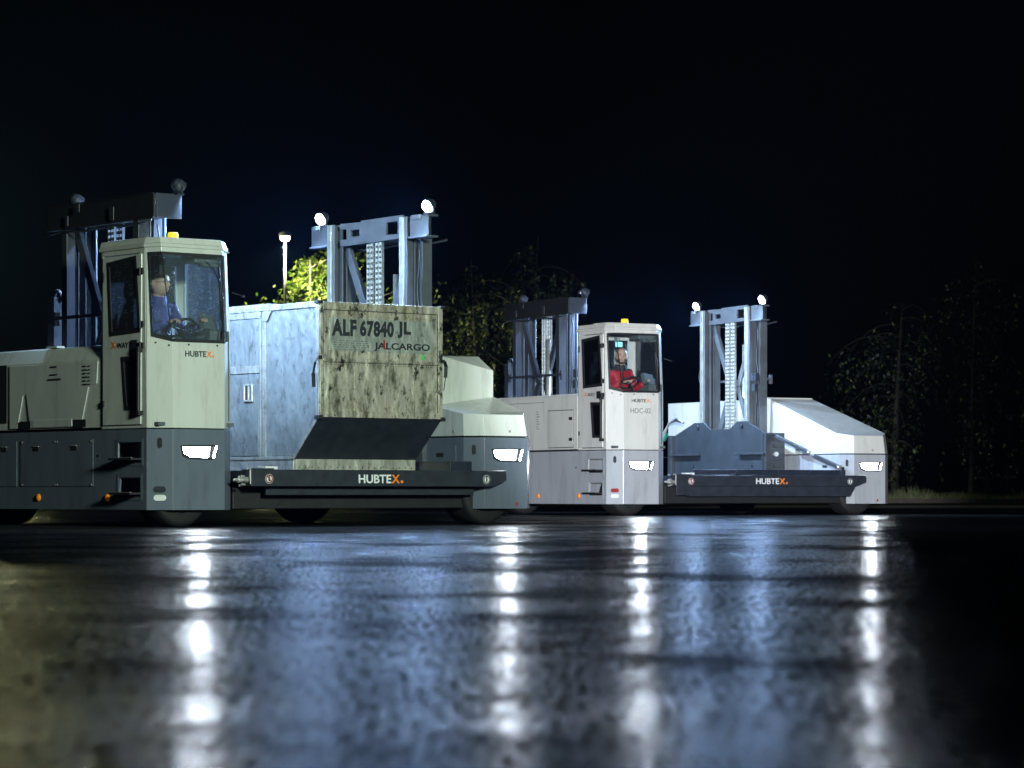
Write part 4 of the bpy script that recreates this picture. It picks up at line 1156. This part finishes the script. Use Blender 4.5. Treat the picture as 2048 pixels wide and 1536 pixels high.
    def cap(cond, grow, nm, mat):
        b = bmesh.new(); head_mesh(b, Matrix.Identity(4))
        dl = [v for v in b.verts if not cond(v.co)]
        bmesh.ops.delete(b, geom=dl, context='VERTS')
        from mathutils import noise as nz
        for v in b.verts: v.co *= grow; v.co += v.co.normalized() * nz.noise(v.co * 90) * 0.004
        k = MB(); k.bm.free(); k.bm = b
        q = k.build(nm, mat, root, 0, True, hm)
        so = q.modifiers.new("s", 'SOLIDIFY'); so.thickness = 0.006
    hm_ = simple("hair", hairc, 0.6, 0, 0.3, 60, 0.3)
    if not bald: cap(lambda c: c.z > 0.066 + 0.2 * c.y * 0 or (c.y > -0.02 and c.z > 0.015) or (c.y > 0.01 and c.z > -0.05 + 0.35 * max(0, 0.02 - c.y)), 1.06, "hair", hm_)
    if beard: cap(lambda c: (c.z < -0.040 and c.y < 0.03 and not (abs(c.x) < 0.022 and -0.068 < c.z < -0.048)), 1.03, "beard", hm_)
    if glasses:
        mb = MB()
        for s_ in (-1, 1): mb.torus((s_ * 0.032, -0.102, 0.006), 0.021, 0.0022, (0, 1, 0), 20, 5)
        mb.tube([(-0.011, -0.106, 0.010), (0, -0.109, 0.012), (0.011, -0.106, 0.010)], 0.002, 5)
        for s_ in (-1, 1): mb.tube([(s_ * 0.053, -0.10, 0.008), (s_ * 0.078, -0.05, 0.008), (s_ * 0.08, 0.01, 0.006)], 0.002, 5)
        mb.build("glasses", M['black'], root, 0, True, hm)
    return root
def in_truck(tl, rz, p):
    v = Vector(tl) + Matrix.Rotation(rz, 3, 'Z') @ Vector(p); return (v.x, v.y, v.z)
skin1 = simple("skin", (0.42, 0.26, 0.20), 0.45, 0, 0.1, 12); skin2 = simple("fair_skin", (0.55, 0.34, 0.26), 0.45, 0, 0.08, 12)
blue = simple("blue_workwear", (0.035, 0.042, 0.16), 0.75, 0, 0.3, 14, 0.4); orange = simple("orange_patch", (0.85, 0.18, 0.03), 0.7)
red = simple("red_jacket_cloth", (0.40, 0.012, 0.025), 0.6, 0, 0.25, 10, 0.4); blackc = simple("black_cloth", (0.02, 0.02, 0.025), 0.7, 0, 0.2, 14)
navy = simple("navy_trousers", (0.02, 0.025, 0.08), 0.75, 0, 0.2, 14)
P1 = person(in_truck((-3.168, 28.04, 0), R(39.4), (0.17, 0.56, 1.64)), R(39.4), "driver in glasses and blue work jacket, seated at the wheel behind the rain-speckled windscreen",
       R(22), 0.0, blue, None, skin1, (0.18, 0.17, 0.17), False, False, True, (-0.02, -0.04), navy)
P2 = person(in_truck((1.570, 42.25, 0), R(28.7), (0.24, 0.60, 1.60)), R(28.7), "bald bearded driver in red and black jacket, seated at the wheel of the empty transporter",
       R(-22), R(4), red, blackc, skin2, (0.10, 0.06, 0.04), True, True, False, (0.02, -0.06), blackc)
# orange shoulder patch of the near driver
mb = MB(); mb.rbox((-0.215, -0.02, 0.40), (0.03, 0.11, 0.07), Matrix.Rotation(0.25, 4, 'Y')); mb.build("shoulder_patch", orange, P1, 0.01)

# ------------------------------------------------------------------ ground
def asphalt():
    m, nt, b = nodes("wet_asphalt")
    c = ramp(nt, noise(nt, 40, 6, (1, 1, 1), 0.7), [(0.35, (0.010, 0.010, 0.011)), (0.7, (0.028, 0.028, 0.028))])
    nt.links.new(c, b.inputs["Base Color"])
    big = ramp(nt, noise(nt, 0.55, 7, (1.6, 0.9, 1), 0.66), [(0.48, (0.0, 0.0, 0.0)), (0.60, (1, 1, 1))])
    fine = ramp(nt, noise(nt, 60, 8, (1, 1, 1), 0.8), [(0.44, (0, 0, 0)), (0.52, (1, 1, 1))])
    a1 = nt.nodes.new("ShaderNodeMath"); a1.operation = 'MULTIPLY_ADD'; nt.links.new(big, a1.inputs[0]); a1.inputs[1].default_value = 0.10; a1.inputs[2].default_value = 0.10
    a2 = nt.nodes.new("ShaderNodeMath"); a2.operation = 'MULTIPLY_ADD'; nt.links.new(fine, a2.inputs[0]); a2.inputs[1].default_value = 0.06; nt.links.new(a1.outputs[0], a2.inputs[2])
    nt.links.new(a2.outputs[0], b.inputs["Roughness"])
    b.inputs["IOR"].default_value = 1.36
    n1 = bump(nt, b, noise(nt, 0.9, 3, (0.5, 1.4, 1)), 0.12, 0.03)
    n1 = bump(nt, b, noise(nt, 3.5, 4, (0.35, 1.5, 1)), 0.10, 0.010, n1)
    n2 = bump(nt, b, noise(nt, 45, 4, rough=0.7), 0.45, 0.006, n1)
    bump(nt, b, noise(nt, 190, 3, rough=0.7), 0.9, 0.0025, n2)
    # bare, non-mirroring aggregate standing out of the water film
    df = nt.nodes.new("ShaderNodeBsdfDiffuse"); nt.links.new(c, df.inputs[0])
    dryp = ramp(nt, noise(nt, 0.55, 7, (1.6, 0.9, 1), 0.66), [(0.42, (0.64, 0.64, 0.64)), (0.60, (0.12, 0.12, 0.12))])
    grain = ramp(nt, noise(nt, 90, 5, (1, 0.06, 1), 0.78), [(0.44, (0.04, 0.04, 0.04)), (0.57, (1.15, 1.15, 1.15))])
    wm = nt.nodes.new("ShaderNodeMath"); wm.operation = 'MULTIPLY'; wm.use_clamp = True
    nt.links.new(dryp, wm.inputs[0]); nt.links.new(grain, wm.inputs[1])
    mx = nt.nodes.new("ShaderNodeMixShader"); nt.links.new(wm.outputs[0], mx.inputs[0])
    nt.links.new(df.outputs[0], mx.inputs[1]); nt.links.new(b.outputs[0], mx.inputs[2])
    nt.links.new(mx.outputs[0], nt.nodes["Material Output"].inputs[0])
    return m
mb = MB(); S = 400
mb.face([(-S, -60, 0), (S, -60, 0), (S, 740, 0), (-S, 740, 0)])
g = mb.build("ground", asphalt()); tag(g, kind="structure")
# verge behind the yard: kerb, soil strip
kerb_m = simple("kerb_concrete", (0.10, 0.07, 0.06), 0.6, 0, 0.3, 3, 0.3)
mb = MB(); mb.box(-60, 80, 93.0, 93.2, -0.05, 0.13); k = mb.build("kerb", kerb_m, None, 0.01); tag(k, kind="structure")
soil = simple("verge_soil", (0.03, 0.035, 0.018), 0.9, 0, 0.4, 2, 0.5)
mb = MB(); mb.hull8([(-60, 93.2, -0.05), (80, 93.2, -0.05), (80, 160, -0.05), (-60, 160, -0.05)], [(-60, 93.2, 0.10), (80, 93.2, 0.10), (80, 160, 0.30), (-60, 160, 0.30)])
v_ = mb.build("verge", soil); tag(v_, kind="structure")
# lighter band of paving at the far side
paler = simple("pale_paving", (0.16, 0.15, 0.135), 0.7, 0, 0.3, 1.2, 0.2)
mb = MB(); mb.face([(3, 62, 0.004), (60, 62, 0.004), (60, 72, 0.004), (6, 76, 0.004)]); p_ = mb.build("paving_strip", paler); tag(p_, kind="structure")

# ------------------------------------------------------------------ grass
def leafmat(name, c1, c2, lo=0.1, hi=0.9):
    m, nt, b = nodes(name)
    oi = nt.nodes.new("ShaderNodeNewGeometry")
    nt.links.new(ramp(nt, oi.outputs["Random Per Island"], [(lo, c1), (hi, c2)]), b.inputs["Base Color"])
    b.inputs["Roughness"].default_value = 0.5
    b.inputs["Transmission Weight"].default_value = 0.0
    b.inputs["Subsurface Weight"].default_value = 0.0
    return m
gr_m = leafmat("grass_blades", (0.05, 0.10, 0.015), (0.24, 0.22, 0.08))
rnd = random.Random(3)
vs, fs = [], []
for i in range(9000):
    x = rnd.uniform(-20, 24); y = 93.25 + rnd.random() ** 2 * 3
    h = rnd.uniform(0.10, 0.32) * (1 + 0.6 * math.sin(x * 0.9) * math.sin(x * 2.3 + 1)); a = rnd.uniform(-0.15, 0.15); wd = 0.015
    n = len(vs); vs += [(x - wd, y, 0.08), (x + wd, y, 0.08), (x + a, y + 0.05, 0.08 + h)]; fs.append((n, n + 1, n + 2))
me = bpy.data.meshes.new("grass"); me.from_pydata(vs, [], fs); me.materials.append(gr_m)
g = bpy.data.objects.new("grass", me); link(g); tag(g, "rough grass growing along the kerb at the far edge", "grass", kind="stuff")

# ------------------------------------------------------------------ trees
bark = simple("bark", (0.12, 0.11, 0.09), 0.8, 0, 0.4, 6, 0.5)
dbark = simple("unlit_dark_bark", (0.02, 0.018, 0.015), 0.8, 0, 0.4, 6, 0.3)  # bark colour darkened so the branches look unlit
birch = simple("birch_bark", (0.35, 0.34, 0.30), 0.7, 0, 0.6, 3, 0.4)
def tree(name, label, cat, x, y, h, spread, nleaf, leaf, lm, bm_, droop, seed, group=None, base_z=0.15, low=0.15, trunk_r=0.14):
    rnd = random.Random(seed)
    root = empty(name, (x, y, 0)); tag(root, label, cat, group)
    mb = MB(); tips = []
    lean = rnd.uniform(-0.3, 0.3)
    tr = [Vector((lean * t * t, 0, base_z - 0.1 + h * 0.92 * t)) for t in [k / 8 for k in range(9)]]
    mb.tube(tr, [trunk_r * (1 - 0.85 * k / 8) for k in range(9)], 8)
    nb = 26
    for k in range(nb):
        t = low + (0.97 - low) * (k + rnd.random()) / nb
        p = Vector((lean * t * t, 0, base_z + h * 0.92 * t)); az = rnd.uniform(0, 2 * math.pi)
        prof = math.sin(math.pi * min(1, (1 - t) * 0.85 + 0.18)) ** 0.7
        L = spread * prof * rnd.uniform(0.45, 1.4)
        pts = [p]
        dirv = Vector((math.cos(az), math.sin(az), rnd.uniform(0.3, 0.9)))
        for s in range(6):
            dirv.z -= 0.10 + droop * 0.22
            pts.append(pts[-1] + dirv.normalized() * L / 6)
            if s > 0: tips.append((pts[-1].copy(), dirv.copy(), L))
        mb.tube(pts, [trunk_r * 0.32 * (1 - t * 0.6) * (1 - s / 6.5) + 0.004 for s in range(7)], 5)
    mb.build("trunk", bm_, root, 0, True)
    vs, fs = [], []
    # clumps around branch tips, hanging strings for drooping species
    per = max(1, nleaf // len(tips))
    for (p, d, L) in tips:
        if rnd.random() < 0.40: continue
        cl = rnd.uniform(0.5, 2.3)
        for q in range(int(per * cl)):
            if droop > 0.5:
                s = rnd.randint(0, 4); off = Vector((rnd.gauss(0, 0.22), rnd.gauss(0, 0.22), -rnd.random() ** 0.8 * (0.5 + 0.9 * droop)))
                rr = random.Random(int(p.x * 997) + s * 13 + seed)
                off.x = rr.gauss(0, 0.28) + rnd.gauss(0, 0.04) + 0.05 * off.z; off.y = rr.gauss(0, 0.28) + rnd.gauss(0, 0.04)
            else:
                off = Vector((rnd.gauss(0, 0.26), rnd.gauss(0, 0.26), rnd.gauss(0, 0.20)))
            c = p + off
            a = Vector((rnd.gauss(0, 1), rnd.gauss(0, 1), rnd.gauss(0, 1) - (0.8 if droop > 0.5 else 0))).normalized()
            b2 = a.orthogonal().normalized(); b2.rotate(Matrix.Rotation(rnd.uniform(0, 6.28), 3, a))
            s1 = leaf * rnd.uniform(0.6, 1.3); s2 = s1 * 0.5
            n = len(vs); vs += [c - a * s1 * 0.5, c + b2 * s2 * 0.5, c + a * s1 * 0.5, c - b2 * s2 * 0.5]; fs.append((n, n + 1, n + 2, n + 3))
    me = bpy.data.meshes.new("crown"); me.from_pydata(vs, [], fs); me.materials.append(lm)
    o = bpy.data.objects.new("crown", me); link(o, root)
    return root
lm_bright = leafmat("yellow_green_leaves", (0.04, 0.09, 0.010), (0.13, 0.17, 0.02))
lm_dark = leafmat("part_lit_green_leaves", (0.006, 0.014, 0.005), (0.05, 0.08, 0.02), 0.6, 0.98)  # most leaves near black, the rest coloured as if lit
lm_sparse = leafmat("few_lit_birch_leaves", (0.004, 0.010, 0.003), (0.10, 0.15, 0.02), 0.84, 0.97)  # unlit look in the colour, only a few leaves tinted as lit
lm_birch = leafmat("part_lit_autumn_leaves", (0.006, 0.018, 0.004), (0.10, 0.13, 0.02), 0.5, 0.97)  # leaf colour split into unlit dark and lit bright ones
GX = lambda sx, y: (sx - 1024) / 6000 * y
tree("broadleaf_tree", "bushy tree lit yellow green by the street lamp beside it", "tree", GX(622, 96), 96, 8.4, 2.2, 11000, 0.19, lm_bright, bark, 0.0, 11, None, low=0.10)
tree("broadleaf_tree", "lamp-lit tree showing between the nearer transporter's mast posts", "tree", GX(735, 97), 97, 7.4, 1.9, 7000, 0.18, lm_bright, bark, 0.0, 12, None, low=0.10)
tree("broadleaf_tree", "low shrub-like tree just left of the street lamp post", "tree", GX(520, 97), 97, 6.5, 1.9, 6000, 0.18, lm_bright, bark, 0.0, 14, None, low=0.05)
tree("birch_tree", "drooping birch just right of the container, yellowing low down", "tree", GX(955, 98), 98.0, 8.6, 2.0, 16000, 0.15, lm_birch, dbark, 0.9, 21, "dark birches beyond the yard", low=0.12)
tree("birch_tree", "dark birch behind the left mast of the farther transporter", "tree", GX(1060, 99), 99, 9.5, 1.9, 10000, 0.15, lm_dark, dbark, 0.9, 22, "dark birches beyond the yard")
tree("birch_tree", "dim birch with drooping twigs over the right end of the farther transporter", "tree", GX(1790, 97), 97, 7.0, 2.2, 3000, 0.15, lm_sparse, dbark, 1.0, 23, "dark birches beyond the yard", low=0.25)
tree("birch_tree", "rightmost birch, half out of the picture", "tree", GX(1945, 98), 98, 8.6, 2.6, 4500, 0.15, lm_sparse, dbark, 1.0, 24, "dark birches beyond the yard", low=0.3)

# ------------------------------------------------------------------ street lamp
def street_lamp():
    x, y = GX(570, 92.0), 94.2
    x = GX(570, y)
    root = empty("street_lamp", (x, y, 0)); tag(root, "lit mushroom-topped street lamp on a slim pale post beside the yellow green tree", "street lamp")
    pm = simple("lamp_post_paint", (0.28, 0.29, 0.27), 0.5, 0, 0.1, 4)
    mb = MB(); mb.cyl((0, 0, 0.05), (0, 0, 5.2), 0.075, 14, 0.065); mb.cyl((0, 0, 5.2), (0, 0, 8.30), 0.045, 14, 0.035); mb.cyl((0, 0, 5.15), (0, 0, 5.3), 0.08, 14)
    mb.build("post", pm, root, 0, True)
    mb = MB(); mb.lathe((0, 0, 8.30), (0, 0, 1), [(0.06, 0.0), (0.08, 0.06), (0.18, 0.07), (0.21, 0.11), (0.18, 0.18), (0.08, 0.22), (0, 0.23)], 24)
    mb.build("lamp_hood", pm, root, 0, True)
    mb = MB(); mb.lathe((0, 0, 8.24), (0, 0, 1), [(0.0, -0.03), (0.11, -0.01), (0.15, 0.05), (0.15, 0.12)], 24)
    mb.build("lamp_glass", M['streetglass'], root, 0, True)
    lamp("street_lamp_light", 'SPOT', (0, 0, 8.15), 4200, (1.0, 0.94, 0.55), (0, 0.8, 0), 172, 0.35, 0.15, root)
street_lamp()

# ------------------------------------------------------------------ thin blue haze added for lamp halos
hz = bpy.data.materials.new("halo_air"); hz.use_nodes = True
nt = hz.node_tree; nt.nodes.remove(nt.nodes["Principled BSDF"])
pv = nt.nodes.new("ShaderNodeVolumePrincipled"); pv.inputs["Density"].default_value = 0.00013
pv.inputs["Color"].default_value = (0.20, 0.45, 1.0, 1); pv.inputs["Anisotropy"].default_value = 0.6
nt.links.new(pv.outputs[0], nt.nodes["Material Output"].inputs["Volume"])
mb = MB(); mb.box(-50, 50, -6, 130, -1.2, 14); h_ = mb.build("halo_haze", hz); tag(h_, kind="stuff")
